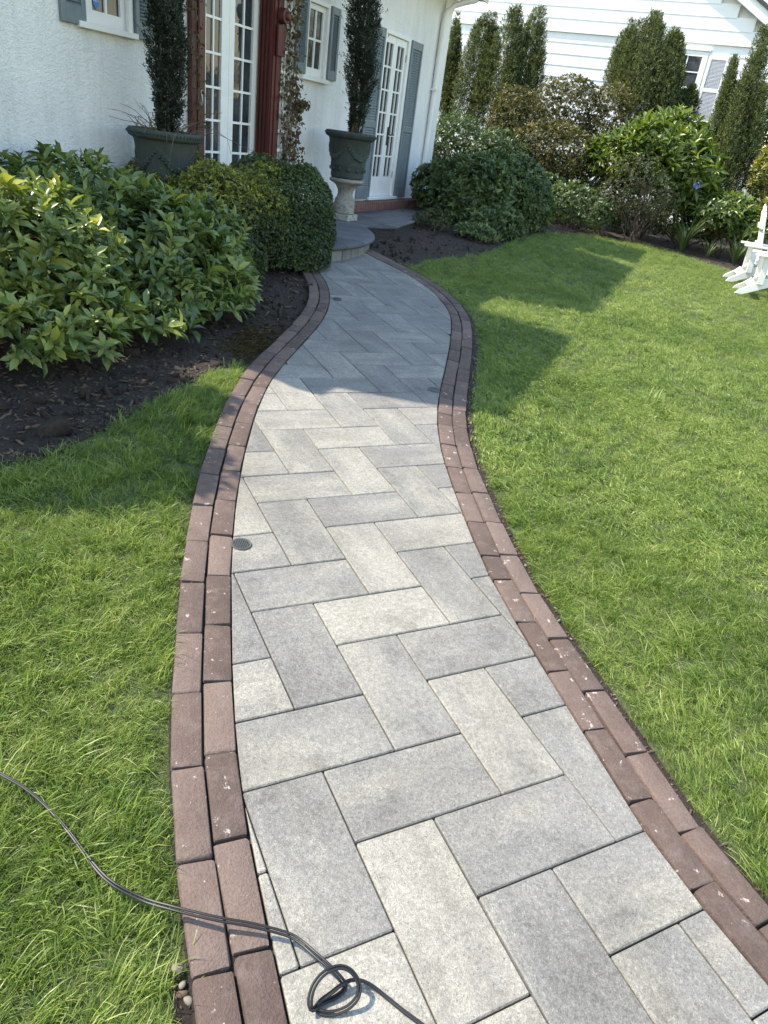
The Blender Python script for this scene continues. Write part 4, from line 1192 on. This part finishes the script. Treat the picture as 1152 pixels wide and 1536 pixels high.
shrub('understorey_shrub', 'deep green shade shrub filling the gap below the bronze-tinged shrub', 'shrub',
      [EL(770, 268, 14.0, .5, .36), EL(840, 262, 14.2, .6, .40), EL(905, 285, 13.7, .45, .36)], (2.9, 15.3), None, 2200, 6, .06, .015, 1.0, 48, MT['dark'], up=.35, amp=.14, tint=(.35, .22), nst=10)
shrub('understorey_shrub', 'dark low growth under the shrub with long light green leaves', 'shrub',
      [EL(1000, 322, 13.6, .5, .34), EL(1055, 335, 13.6, .45, .30), EL(945, 325, 13.7, .45, .30), EL(1110, 330, 13.9, .6, .40)], (4.9, 14.6), None, 2200, 6, .06, .015, 1.0, 49, MT['dark'], up=.35, amp=.14, tint=(.4, .22), nst=8)
shrub('tall_shrub', 'tall loose evergreen shrub standing in the bed left of the picture, shading the grass', 'shrub',
      [(-3.0, 2.90, 1.5, .62, .50, 1.55), (-3.05, 3.15, 1.4, .55, .38, 1.40), (-3.2, 2.9, .9, .7, .5, .9), (-2.95, 3.62, 2.45, .38, .32, .34)], (-3.05, 3.0), None, 4200, 7, .095, .024, 1.0, 54, MT['dark'], up=.35, amp=.14, tint=(.4, .2), nst=14)
shrub('added_reflection_hedge', 'high dark evergreen hedge added out of view right of the lawn so the panes reflect dark', 'hedge',  # unseen, added to give the window panes something dark to reflect
      [(9.6 + .25 * math.sin(k * 2.1), 3.5 + 1.5 * k, 1.0 - .2 * math.cos(k), 1.0, 1.0, 1.5) for k in range(11)], (9.6, 9.0), None, 7000, 6, .12, .03, 1.0, 55, MT['dark'], up=.3, amp=.12, tint=(.35, .2), nst=16)
# sky-blue flower head in the border
fl = empty('hydrangea_flower', D3(1045, 278, 12.5), 0, 'single blue flower head among the long light green leaves', 'flower')
q = np.random.default_rng(5); d_ = unit(q.normal(0, 1, (60, 3)))
V, F, tt = leaf_arrays(d_ * .045, d_ + q.normal(0, .6, d_.shape), q.normal(0, 1, d_.shape), np.full(60, .026), np.full(60, .011), q.random(60), False)
tag(link('petals', mesh_np('petals', V, F, MT['flower'], False, tt), fl), kind='stuff')
ms = MB(); ms.tube([(0, 0, -.25), (0.01, 0, -.1), (0, 0, 0)], .006, 5); ms.build('stem', MT['bark'], fl)
# strap-leaved plants
def strap(name, label, loc, n, L, seed, w=.019, individual=True):
    r = np.random.default_rng(seed); root = empty(name, loc, 0, label, 'plant', 'strap-leaved plants at the lawn edge')
    for i in range(n):
        a = r.uniform(0, 6.28); l = L * r.uniform(.65, 1.1); e = r.uniform(.25, 1.0); hw = w * r.uniform(.7, 1.2)
        d = np.array([math.cos(a), math.sin(a), 0]); s = np.array([-math.sin(a), math.cos(a), 0])
        V, p = [], np.array([d[0] * .03, d[1] * .03, 0.0]); ang = math.pi / 2 - e * .45
        ns = 8
        for j in range(ns + 1):
            t = j / ns; ww = hw * (1 - t ** 2.5) * (.55 + .9 * min(t * 3, 1) * .5)
            up_ = np.array([0, 0, 1.]) * math.cos(ang) - d * math.sin(ang)
            V += [p + s * ww + up_ * ww * .35, p, p - s * ww + up_ * ww * .35]
            p = p + (d * math.cos(ang) + np.array([0, 0, 1.]) * math.sin(ang)) * l / ns; ang -= (e * 2.1) / ns * (.5 + t)
        F = [(3 * j, 3 * j + 1, 3 * j + 4, 3 * j + 3) for j in range(ns)] + [(3 * j + 1, 3 * j + 2, 3 * j + 5, 3 * j + 4) for j in range(ns)]
        link('leaf', mesh_np('leaf', V, np.array(F), MT['strap'], True, np.full(len(V), r.uniform(.15, 1))), root)
    return root
strap('strap_leaf_plant', 'arching dark strap-leaved clump at the lawn edge before the sparse shrub', G(1022, 376), 38, .80, 51)
strap('strap_leaf_plant', 'smaller arching strap-leaved clump beside the white garden chairs', G(1100, 396), 30, .62, 52)
strap('strap_leaf_plant', 'thin pale strap-leaved tuft between the two larger clumps', G(1060, 385), 14, .42, 53, .010)
# potted yews and dried creepers
def potted(label, cols, base, seed, n):
    return yew(label, cols, base, seed, n, .62, 'topiary', 'yew columns growing in the urns', 'yewd', 'potted_yew', (.42, .25))
P1d = float(((POT1_TOP - [0, 0, CAMZ]) @ M)[2]); P2d = float(((POT2_TOP - [0, 0, CAMZ]) @ M)[2])
def topiary(label, base, prof, seed, n):
    """dense column: prof = (height, radius) pairs"""
    r = np.random.default_rng(seed); root = empty('potted_yew', base, 0, label, 'topiary', 'yew columns growing in the urns')
    hs, rs = zip(*prof); h = r.uniform(hs[0], hs[-1], n * 2); rad = np.interp(h, hs, rs)
    keep = r.random(n * 2) < np.clip(rad / max(rs), .15, 1); h, rad = h[keep][:n], rad[keep][:n]
    a = r.uniform(0, 6.28, len(h)); q = rad * (1 - np.abs(r.normal(0, .30, len(h)))) * (1 + .20 * np.sin(3 * a + 5 * h) + .16 * np.sin(11 * h + 2 * a + 1) + .10 * np.sin(23 * h + 5 * a)); q = q * np.where(r.random(len(h)) < .07, r.uniform(1.1, 1.5, len(h)), 1)
    P = np.stack([np.cos(a) * q + .03 * np.sin(3 * h), np.sin(a) * q, h], 1)
    A = unit(np.stack([np.cos(a), np.sin(a), np.full(len(h), 1.3)], 1) + r.normal(0, .3, (len(h), 3)))
    tb = np.clip(r.normal(.4, .25, len(P)), 0, 1)
    lv = rosettes(P, A, 5, .024, .0055, .8, r, 0, .008, tb)
    V, F, tt = leaf_arrays(*lv[:5], lv[5], False)
    tag(link('foliage', mesh_np('foliage', V, F, MT['yewd'], False, tt), root), kind='stuff')
    m = MB()
    for i in range(7):
        a = i * .9; m.tube([(.05 * math.cos(a), .05 * math.sin(a), 0), (.07 * math.cos(a), .07 * math.sin(a), .5), (.05 * math.cos(a + .4), .05 * math.sin(a + .4), hs[-1] * .8)], [.012, .009, .003], 5)
    m.build('stem', MT['bark'], root, smooth=True)
    return root
topiary('dark narrow yew column in the urn on the pedestal before the french doors', POT2_TOP + [.03, .03, 0], [(0.02, .06), (.2, .10), (.5, .15), (.9, .185), (1.25, .165), (1.7, .155), (2.1, .13), (2.5, .02)], 61, 9500)
topiary('dark narrow yew column in the urn left of the red door surround', POT1_TOP + [.0, .02, 0], [(0.02, .08), (.2, .12), (.5, .145), (.9, .155), (1.3, .15), (1.8, .13), (2.2, .02)], 62, 8500)
def vine(name, label, base, paths, seed, nleaf, lsize, mat='dryleaf', rad=.004):
    r = np.random.default_rng(seed); root = empty(name, base, RZ, label, 'vine'); m = MB(); LP, LD = [], []
    for p in paths:
        p = np.array(p, float); m.tube([tuple(x) for x in p], [rad * (1 - .6 * i / len(p)) for i in range(len(p))], 4, cap=False)
        for _ in range(int(nleaf * (0.5 + r.random()))):
            i = r.integers(0, len(p) - 1); t = r.random(); LP.append(p[i] * (1 - t) + p[i + 1] * t + r.normal(0, .025, 3)); LD.append(r.normal(0, .6, 3) + [0, -.2, -.7])
    m.build('stem', MT['twig'], root, smooth=True)
    n = len(LP)
    if n == 0: return root
    LP, LD = np.array(LP), np.array(LD)
    LP[:, 1] = np.minimum(LP[:, 1], -.012)
    V, F, tt = leaf_arrays(LP, LD, r.normal(0, 1, (n, 3)) + [0, -1, 0], lsize * r.uniform(.6, 1.2, n), lsize * .36 * r.uniform(.7, 1.2, n), r.random(n), False)
    tag(link('leaves', mesh_np('leaves', V, F, MT[mat], False, tt), root), kind='stuff')
    return root
r2 = np.random.default_rng(70)
def wander(x0, z0, x1, z1, n, jit, y=-.02):
    t = np.linspace(0, 1, n); x = x0 + (x1 - x0) * t + np.cumsum(r2.normal(0, jit, n)) * .4; z = z0 + (z1 - z0) * t
    return [(a, y - abs(r2.normal(0, .012)), b) for a, b in zip(x, z)]
ivy_paths = [wander(r2.uniform(-.12, .12), 0, r2.uniform(-.16, .16), 2.95, 22, .05) for _ in range(10)] + [wander(.12, r2.uniform(.6, 1.6), .32, r2.uniform(.3, 1.3), 9, .03, -.03) for _ in range(5)]
vine('dried_creeper', 'mostly brown leafy creeper climbing the white trellis beside the red surround', HW(-2.12, 0.045), ivy_paths, 71, 92, .055)
gl = MB(); q0 = Vector((-.06, -.10, 1.70))
gl_o = bpy.data.objects
vp_ = [[(-.02, -.02, .0), (.02, -.06, .5), (-.01, -.03, 1.0), (.03, -.04, 1.6), (.02, -.02, 2.2)], [(.05, -.02, 0), (.08, -.05, .7), (.05, -.03, 1.4), (.09, -.03, 2.1)]]
vine('dried_creeper', 'thin dry brown creeper on the left of the red door surround behind the urn', HW(-3.80, 0.055, .5), [[(a + r2.normal(0, .04), min(-.015, b), c) for a, b, c in p] for p in vp_ for _ in range(3)], 72, 26, .045)
tw = []
for i in range(44):
    a = r2.uniform(0, 6.28); R0 = r2.uniform(.05, .26); l = r2.uniform(.10, .30)
    p = np.array([R0 * math.cos(a), R0 * math.sin(a), 0.0]); d = np.array([math.cos(a + r2.normal(0, .9)), math.sin(a + r2.normal(0, .9)), r2.uniform(.4, 1.3)]); pts = []
    for j in range(6): pts.append(tuple(p)); p = p + d * l / 5; d = d + r2.normal(0, .25, 3) + [0, 0, -.32]
    tw.append(pts)
tw += [[(-.05, -.25, 0), (-.22, -.33, .06), (-.34, -.36, .0), (-.40, -.36, -.18), (-.41, -.35, -.42)], [(.1, -.28, .0), (.16, -.36, .08), (.3, -.40, .02), (.36, -.40, -.1)]]
vine('trailing_twigs', 'tangle of dry curling twigs spilling from the left-hand urn', POT1_TOP + [0, 0, .01], tw, 73, .9, .03, 'dryleaf', .003)
tw2 = [[(.05 * i - .12, -.12 + .02 * i, 0), (.05 * i - .13, -.13, .06), (.05 * i - .12 + .02 * (i % 2), -.15, .13)] for i in range(5)]
vine('trailing_twigs', 'few short dry stalks standing in the urn before the french doors', POT2_TOP + [-.05, 0, .005], tw2, 74, .1, .02, 'dryleaf', .003)
# ------------------------------------------------------------------ white garden chairs (x forward, y across, z up; origin between the rear feet)
def garden_chair(c, lat, label):
    fwd = np.array([-lat[1], lat[0]]) if True else None
    rz = math.atan2(fwd[1], fwd[0])
    t = empty('garden_chair', (c[0], c[1], gz(c[0], c[1]) - .01), rz, label, 'chair', 'white adirondack chairs on the lawn')
    ch = MT['chair']
    def prism(name, pts, y0, y1, bev=.004):
        m = MB(); m.hexa([(x, y0, z) for x, z in pts], [(x, y1, z) for x, z in pts]); return m.build(name, ch, t, bevel=bev)
    for s in (-1, 1):
        y = .255 * s
        prism('side_rail', [(0, 0), (.10, .0), (.45, .17), (.86, .31), (.86, .40), (.55, .36), (.30, .235), (.03, .045)], y - .012, y + .012)
        prism('front_leg', [(.74, 0), (.83, 0), (.83, .52), (.74, .52)], y + s * .013, y + s * .038)
        prism('back_post', [(.235, .165), (.315, .165), (.30, .52), (.22, .52)], y + s * .013, y + s * .038)
        m = MB(); ya, yb = y - .055, y + .075
        if s < 0: ya, yb = y - .075, y + .055
        m.hexa([(.10, ya + .02, .522), (.14, ya, .522), (.78, ya, .522), (.90, ya + .03, .522), (.90, yb - .03, .522), (.78, yb, .522), (.14, yb, .522), (.10, yb - .02, .522)],
               [(.10, ya + .02, .547), (.14, ya, .547), (.78, ya, .547), (.90, ya + .03, .547), (.90, yb - .03, .547), (.78, yb, .547), (.14, yb, .547), (.10, yb - .02, .547)])
        m.build('armrest', ch, t, bevel=.004)
    for i in range(7):                               # seat
        u = i / 6; x = .36 + .50 * u; z = .285 + .10 * u + .02 * u * u
        m = MB(); m.box(-.034, .034, -.268, .268, -.010, .010); o = m.build('seat_slat', ch, t, bevel=.003); o.location = (x, 0, z + .012); o.rotation_euler = (0, -.22, 0)
    bx, bz = .40, .22; lean = math.radians(12)       # fan back
    for i in range(5):
        y = (i - 2) * .104; L = (.80, .87, .90, .87, .80)[i]
        m = MB(); pr_ = [(-.045, 0), (.045, 0), (.049, L - .06), (.036, L - .02), (0, L), (-.036, L - .02), (-.049, L - .06)]
        m.hexa([(-.009, p, q) for p, q in pr_], [(.009, p, q) for p, q in pr_])
        o = m.build('back_slat', ch, t, bevel=.003); o.location = (bx, y, bz); o.rotation_euler = (0, -lean, 0)
    for h, hw, nm in ((.10, .243, 'lower_back_rail'), (.34, .30, 'arm_back_rail'), (.60, .25, 'upper_back_rail')):
        x = bx - math.sin(lean) * h - .024; z = bz + math.cos(lean) * h
        m = MB(); m.box(-.012, .012, -hw, hw, -.035, .035); o = m.build(nm, ch, t, bevel=.004); o.location = (x, 0, z); o.rotation_euler = (0, -lean, 0)
    m = MB(); m.box(-.008, .008, -.243, .243, -.05, .05); o = m.build('rear_stretcher', ch, t, bevel=.003); o.location = (.17, 0, .15); o.rotation_euler = (0, .75, 0)
    return t
for (a, b, lb) in (((1084, 413), (1087.5, 421), 'white wooden adirondack chair at the right edge, the upper one of the two'), ((1098.6, 429.5), (1101.6, 439.5), 'white wooden adirondack chair at the right edge, the nearer lower one')):
    pa, pb = G(*a)[:2], G(*b)[:2]; la = pb - pa; la = la / np.linalg.norm(la)
    L_ = np.array([la[0], la[1]])
    garden_chair((pa + pb) / 2, np.array([L_[0], L_[1]]) * 1.0, lb)

# ------------------------------------------------------------------ round drain caps set into the paving
for (u, v, lb) in ((362, 817, 'small round slotted drain cap in the sunlit pavers by the left brick edging'), (651, 585, 'small round drain cap in the shaded pavers by the right brick edging'), (505.7, 449, 'small round drain cap near the left edging where the path bends')):
    p = G(u, v)
    dr_ = empty('drain_cap', p, 0, lb, 'drain'); dr_.matrix_world = Matrix.Translation(Vector(p) + Vector(NPL) * .0025) @ PLM
    m = MB(); m.lathe([(.036, -.004), (.040, .001), (.038, .004), (.031, .003), (.030, -.001)], 28); m.build('ring', MT['drain'], dr_, smooth=True)
    m = MB(); m.lathe([(0, -.0015), (.0305, -.0015)], 28); m.build('dark_well', MT['iron'], dr_)
    m = MB()
    for i in range(-3, 4):
        h = math.sqrt(.029 ** 2 - (i * .008) ** 2); m.box(i * .008 - .0022, i * .008 + .0022, -h, h, -.001, .0022)
    m.build('grille', MT['drain'], dr_, kind='stuff')

# ------------------------------------------------------------------ black twin cable with a loose knot
def gh(u, v, h):                                    # point above the slope seen at this place
    d = ray(u, v); t = -((CAMZ - h / NPL[2]) * NPL[2]) / (d @ NPL); p = d * t; p[2] += CAMZ; return p
zc4 = lambda x, y: (430 + x / 4.608, 1400 + y / 4.608)
cab = [(-60, 1125, .035), (0, 1160, .03), (40, 1184, .022), (75, 1215, .012), (105, 1250, .010), (140, 1297, .022), (170, 1326, .024), (215, 1349, .018), (255, 1361, .03), (290, 1370, .034), (330, 1379, .034), (380, 1388, .030)]
kn = [(0, 5, .026), (100, 62, .026), (200, 148, .030), (300, 235, .030), (370, 310, .024), (405, 365, .016), (380, 410, .008), (310, 455, .006), (240, 480, .008), (195, 520, .014),
      (168, 520, .022), (162, 450, .034), (195, 350, .050), (270, 268, .060), (370, 232, .062), (450, 265, .058), (500, 350, .046), (490, 440, .032), (420, 515, .016), (320, 552, .008), (235, 545, .007),
      (205, 510, .008), (235, 465, .014), (310, 410, .022), (380, 355, .026), (440, 325, .024), (510, 325, .018), (590, 362, .010), (690, 440, .006), (800, 530, .006), (930, 627, .006), (1060, 730, .006), (1200, 850, .006)]
P3 = np.array([gh(u, v, h) for u, v, h in cab] + [gh(*zc4(x, y), h) for x, y, h in kn])
cc = catmull(P3, .008, 0)
cable = empty('cable', P3[0], 0, 'black twin cable crossing grass and brick edging, loosely knotted on the pavers', 'cable')
tg = np.gradient(cc, axis=0); tg /= np.linalg.norm(tg, axis=1)[:, None]
sd = np.cross(tg, NPL); sd /= np.linalg.norm(sd, axis=1)[:, None]
tw_ = np.linspace(0, 9, len(cc)); sdv = sd * np.cos(np.sin(tw_) * .8)[:, None] + np.array(NPL) * np.sin(np.sin(tw_) * .8)[:, None]
for s in (-1, 1):
    m = MB(); m.tube([tuple(x) for x in cc + sdv * s * .0033 - P3[0]], .0029, 8); m.build('wire', MT['rubber'], cable, smooth=True)

# ------------------------------------------------------------------ pebbles, chips, litter
def pebble_mesh(i):
    r = np.random.default_rng(90 + i); bm = bmesh.new(); bmesh.ops.create_icosphere(bm, subdivisions=2, radius=1)
    for v in bm.verts: v.co *= 1 + r.normal(0, .06); v.co.z *= .6
    me = bpy.data.meshes.new('pebble'); bm.to_mesh(me); bm.free(); me.polygons.foreach_set('use_smooth', np.ones(len(me.polygons), bool)); me.materials.append(MT['stone']); return me
PB = [pebble_mesh(i) for i in range(4)]
for i, (u, v, s, lb) in enumerate(((267, 1446, .014, 'largest tan pebble in the soil gap by the left brick edging near the cable'), (274, 1471, .009, 'smaller pebble just below the largest tan pebble in the soil gap'), (283, 1494, .011, 'pebble nearest the bottom edge in the soil gap by the left edging'), (790, 843, .008, 'grey pebble in the soil strip beside the right brick edging'))):
    p = G(u, v); o = link('pebble', PB[i]); o.location = Vector(p) + Vector(NPL) * (GH + .012); o.scale = (s, s * .75, s); o.rotation_euler = (0, 0, i * 1.3); tag(o, lb, 'pebble', 'pebbles in the soil gap')
def litter(name, label, cat, P, size, mat, seed, thick=.25):
    r = np.random.default_rng(seed); n = len(P)
    q = np.array([(-1, -.4, 0), (1, -.3, 0), (.9, .4, 0), (-.8, .35, 0), (-.7, -.25, thick), (.8, -.2, thick * .8), (.7, .3, thick), (-.6, .25, thick * .9)])
    f = np.array([(0, 3, 2, 1), (4, 5, 6, 7), (0, 1, 5, 4), (1, 2, 6, 5), (2, 3, 7, 6), (3, 0, 4, 7)])
    a = r.uniform(0, 6.28, n); tl = r.normal(0, .35, (n, 2)); s = size * np.exp(r.normal(0, .45, n))
    V = q[None] * s[:, None, None] * np.stack([np.ones(n), r.uniform(.4, 1, n), np.ones(n)], 1)[:, None]
    x = V[..., 0] * np.cos(a)[:, None] - V[..., 1] * np.sin(a)[:, None]; y = V[..., 0] * np.sin(a)[:, None] + V[..., 1] * np.cos(a)[:, None]
    z = V[..., 2] + x * tl[:, :1] + y * tl[:, 1:]
    W = np.stack([x, y, z], -1) + P[:, None]
    F = (f[None] + (np.arange(n) * 8)[:, None, None]).reshape(-1, 4)
    return tag(link(name, mesh_np(name, W.reshape(-1, 3), F, mat)), label, cat, None, 'stuff')
def sample_poly(poly, n, r, near=None):
    pl = np.array(poly); lo, hi = pl.min(0), pl.max(0); out = []
    while sum(map(len, out)) < n:
        q = r.uniform(lo, hi, (n * 2, 2)); q = q[in_poly(q, poly)]
        if near is not None: q = q[r.random(len(q)) < near(q)]
        out.append(q)
    q = np.vstack(out)[:n]; return q
r = np.random.default_rng(101)
def on_ground(q, h): return np.stack([q[:, 0], q[:, 1], gz(q[:, 0], q[:, 1]) + h], 1)
camd = lambda q: np.hypot(q[:, 0], q[:, 1])
q = np.vstack([sample_poly(bedL_poly, 5200, r, lambda q: np.clip(3.5 / camd(q), 0, 1) ** 2), sample_poly(bedR_poly, 5200, r, lambda q: np.clip(9 / camd(q), 0, 1) ** 3)])
litter('bark_mulch', 'loose dark bark chips and crumbs of soil covering the planting beds', 'mulch', on_ground(q, GH + .004), .011, MT['chip'], 102)
cl = on_ground(np.vstack([sample_poly(bedL_poly, 2600, r, lambda q: np.clip(3.5 / camd(q), 0, 1) ** 2), sample_poly(bedR_poly, 3000, r, lambda q: np.clip(9 / camd(q), 0, 1) ** 3)]), GH - .004)
litter('soil_crumbs', 'lumps of dark earth in the planting beds', 'soil', cl, .016, MT['soil'], 103, .9)
i_ = r.integers(0, iR, 1500); base_ = np.array(plane_xy(offset2(R_out, .006)))[i_] + (np.array(plane_xy(offset2(R_out, .045)))[i_] - np.array(plane_xy(offset2(R_out, .006)))[i_]) * r.random((1500, 1))
litter('gravel_strip', 'crumbs of soil and small stones along the right brick edging', 'gravel', on_ground(base_, GH + .003), .0042, MT['chip'], 104, .9)
litter('gravel_strip', 'a few paler small stones among the soil along the right brick edging', 'gravel', on_ground(base_[::11], GH + .005), .0045, MT['stone'], 106, .9)
i_ = r.integers(0, 62, 260); b0 = np.array(plane_xy(offset2(L_out, -.004))); b1 = np.array(plane_xy(offset2(L_out, -.04)))
litter('gravel_strip', 'crumbs of soil along the left brick edging near the cable', 'gravel', on_ground(b0[i_] + (b1 - b0)[i_] * r.random((260, 1)), GH + .006), .006, MT['chip'], 105, .9)
# straw patch of dead needles by the left edging
q = np.array([-1.02, 4.65]) + r.normal(0, 1, (900, 2)) * [.10, .20]
q = q[in_poly(q, bedL_poly)]
P_ = on_ground(q, GH + .012); D_ = np.stack([r.normal(0, 1, len(q)), r.normal(0, 1, len(q)), r.normal(.05, .15, len(q))], 1)
V, F, tt = leaf_arrays(P_, D_, np.tile([0, 0, 1.], (len(q), 1)) + r.normal(0, .3, D_.shape), r.uniform(.03, .07, len(q)), np.full(len(q), .0012), r.random(len(q)), False)
tag(link('dead_grass', mesh_np('dead_grass', V, F, MT['dryleaf'], False, tt)), 'patch of dead straw-coloured grass where the bed meets the left edging', 'grass', None, 'stuff')
# a few fallen leaves and petals
q = np.vstack([sample_poly(bedL_poly, 130, r, lambda q: np.clip(3 / camd(q), 0, 1) ** 2), sample_poly(bedR_poly, 160, r, lambda q: np.clip(9 / camd(q), 0, 1) ** 3)])
P_ = on_ground(q, GH + .02); n = len(q)
V, F, tt = leaf_arrays(P_, np.stack([r.normal(0, 1, n), r.normal(0, 1, n), r.normal(0, .2, n)], 1), np.tile([0, 0, 1.], (n, 1)) + r.normal(0, .3, (n, 3)), r.uniform(.02, .05, n), r.uniform(.006, .012, n), r.random(n), False)
tag(link('fallen_leaves', mesh_np('fallen_leaves', V, F, MT['dryleaf'], False, tt)), 'scattered dry fallen leaves on the soil of the beds', 'leaves', None, 'stuff')

# ------------------------------------------------------------------ lawns
def tuft(i, nb, L, spread, width, lean):
    r = np.random.default_rng(200 + i); V, F4, F3, T = [], [], [], []
    for b in range(nb):
        bx, by = r.normal(0, spread, 2); a = r.uniform(0, 6.28) if r.random() < .45 else r.normal(0, .7)
        l = L * min(1.5, math.exp(r.normal(-.12, .32))); e = lean * r.uniform(.3, 1.3); d = np.array([math.cos(a), math.sin(a), 0]); s = np.array([-math.sin(a), math.cos(a), 0]); p = np.array([bx, by, -.004]); ang = math.pi / 2 - e * .35
        w_ = width * math.exp(r.normal(0, .32)); k = len(V); ti = r.random() ** 1.3 if r.random() > .02 else 1.45
        for j in range(4):
            t = j / 3
            if j < 3: V += [p - s * w_ * (1 - .45 * t), p + s * w_ * (1 - .45 * t)]; T += [ti, ti]
            else: V.append(p); T.append(ti)
            p = p + (d * math.cos(ang) + np.array([0, 0, 1.]) * math.sin(ang)) * l / 3; ang -= e * .5
        F4 += [(k, k + 1, k + 3, k + 2), (k + 2, k + 3, k + 5, k + 4)]; F3.append((k + 4, k + 5, k + 6))
    me = mesh_np('grass_tuft', V, [np.array(F4), np.array(F3)], MT['grass'], False, T)
    return bpy.data.objects.new('grass_tuft', me)
TUFTS = [tuft(i, 44, .041, .021, .00085, 1.0) for i in range(5)] + [tuft(5, 30, .072, .018, .0012, 1.0)]
TFAR = [tuft(10 + i, 48, .037, .030, .0014, 1.1) for i in range(4)]
def scatter(name, label, q, tufts, seed, sc, lean=.25, comb=None):
    r = np.random.default_rng(seed); n = len(q); P = on_ground(q, GH - .002)
    me = bpy.data.meshes.new(name); me.vertices.add(n); me.vertices.foreach_set('co', P.astype(np.float32).ravel())
    # the blades lie over in slowly turning directions, with thin and thick patches
    f1 = np.sin(q[:, 0] * 1.7 + 1.3 * np.sin(q[:, 1] * 1.1)) + .7 * np.sin(q[:, 1] * 2.3 + q[:, 0] * .8 + 1)
    rz = (f1 * .9 + r.normal(0, .7, n)) + (comb or 0)
    rot = np.stack([r.normal(0, lean * .5, n), lean + r.normal(0, lean * .6, n), rz], 1).astype(np.float32)
    a = me.attributes.new('rot', 'FLOAT_VECTOR', 'POINT'); a.data.foreach_set('vector', rot.ravel())
    f2 = np.sin(q[:, 0] * 5.1 + 2 * np.sin(q[:, 1] * 3.7)) * np.sin(q[:, 1] * 4.3 + 1.7 * np.sin(q[:, 0] * 2.9))
    s = (sc * (1 + .16 * f2) * np.exp(r.normal(0, .16, n))).astype(np.float32)
    a = me.attributes.new('scl', 'FLOAT', 'POINT'); a.data.foreach_set('value', s)
    me.update()
    o = tag(link(name, me), label, 'grass', None, 'stuff')
    ng = bpy.data.node_groups.new(name, 'GeometryNodeTree')
    ng.interface.new_socket('Geometry', in_out='INPUT', socket_type='NodeSocketGeometry'); ng.interface.new_socket('Geometry', in_out='OUTPUT', socket_type='NodeSocketGeometry')
    N = ng.nodes; L = ng.links; gi = N.new('NodeGroupInput'); go = N.new('NodeGroupOutput'); iop = N.new('GeometryNodeInstanceOnPoints'); jn = N.new('GeometryNodeJoinGeometry')
    for t in tufts:
        oi = N.new('GeometryNodeObjectInfo'); oi.inputs['Object'].default_value = t; oi.inputs['As Instance'].default_value = True; L.new(oi.outputs['Geometry'], jn.inputs[0])
    iop.inputs['Pick Instance'].default_value = True
    rv = N.new('FunctionNodeRandomValue'); rv.data_type = 'INT'
    for sck in rv.inputs:
        if sck.type == 'INT' and sck.name == 'Min': sck.default_value = 0
        if sck.type == 'INT' and sck.name == 'Max': sck.default_value = len(tufts) - 1
    na1 = N.new('GeometryNodeInputNamedAttribute'); na1.data_type = 'FLOAT_VECTOR'; na1.inputs[0].default_value = 'rot'
    na2 = N.new('GeometryNodeInputNamedAttribute'); na2.data_type = 'FLOAT'; na2.inputs[0].default_value = 'scl'
    L.new(gi.outputs[0], iop.inputs['Points']); L.new(jn.outputs[0], iop.inputs['Instance']); L.new([x for x in rv.outputs if x.type == 'INT'][0], iop.inputs['Instance Index'])
    L.new(na1.outputs[0], iop.inputs['Rotation']); L.new(na2.outputs[0], iop.inputs['Scale']); L.new(iop.outputs[0], go.inputs[0])
    md = o.modifiers.new('scatter', 'NODES'); md.node_group = ng
    return o
Lo_far = np.array(plane_xy(offset2(L_out, -.012)))
Lo_gap = np.array(plane_xy(offset2(L_out, -.05))); gapw = np.clip((1.02 - LMC[:, 1]) / .12, 0, 1)[:, None]
Lo_far = Lo_far * (1 - gapw) + Lo_gap * gapw
lawnL = [tuple(p) for p in Lo_far[:iL:4]] + [tuple(p) for p in bedline_L[::-1]] + [(-7, 2.5), (-7, -1.2), (Lo_far[0][0] - .05, -1.2)]
Ro_far = np.array(plane_xy(offset2(R_out, .055)))
lawnR = [tuple(p) for p in Ro_far[:iR:4]] + [tuple(p) for p in bedline_R] + [(13, 8.3), (13, -1.2), (Ro_far[0][0] + .3, -1.2)]
def seen(q):
    p = (on_ground(q, 0) - np.array([0, 0, CAMZ])) @ M
    z = np.maximum(p[:, 2], .05); u, v = 576 + FPX * p[:, 0] / z, 768 + FPX * p[:, 1] / z
    return (p[:, 2] > .2) & (u > -420) & (u < 1570) & (v < 1900)
def lawn_pts(poly, rings, r):
    near, far = [], []
    pl = np.array(poly); lo, hi = pl.min(0), pl.max(0)
    for d0, d1, dens, isfar in rings:
        A = (hi - lo).prod(); n = int(A * dens); q = r.uniform(lo, hi, (n, 2)); d = camd(q)
        q = q[(d >= d0) & (d < d1)]; q = q[in_poly(q, poly)]; q = q[seen(q)]
        (far if isfar else near).append(q)
    return np.vstack(near), (np.vstack(far) if far else None)
rg = np.random.default_rng(300)
nL, fL = lawn_pts(lawnL, [(0, 2.6, 1700, 0), (2.6, 6, 1000, 0)], rg)
nR, fR = lawn_pts(lawnR, [(0, 3.2, 1500, 0), (3.2, 5.5, 800, 1), (5.5, 9, 520, 1), (9, 16, 330, 1)], rg)
print('tufts', len(nL), len(nR), len(fR))
scatter('lawn_grass', 'rough sunlit and shaded grass left of the path', nL, TUFTS, 301, .88, .38)
scatter('lawn_grass', 'combed bright grass close to the right brick edging', nR, TUFTS, 302, .78, .55, 2.6)
scatter('lawn_grass', 'wide bright lawn stretching to the border on the right', fR, TFAR, 303, .92, .55, 2.6)
# a few coarse clumps standing above the lawn
qc = np.array([G(u, v)[:2] + rg.normal(0, .04, 2) for u, v, k in ((950, 468, 9), (985, 600, 7), (1060, 640, 6), (860, 400, 9), (905, 425, 8), (830, 395, 6)) for _ in range(k)])
scatter('lawn_grass', 'coarser taller grass clumps standing out of the right lawn', qc, TUFTS[5:], 304, 1.05, .2)
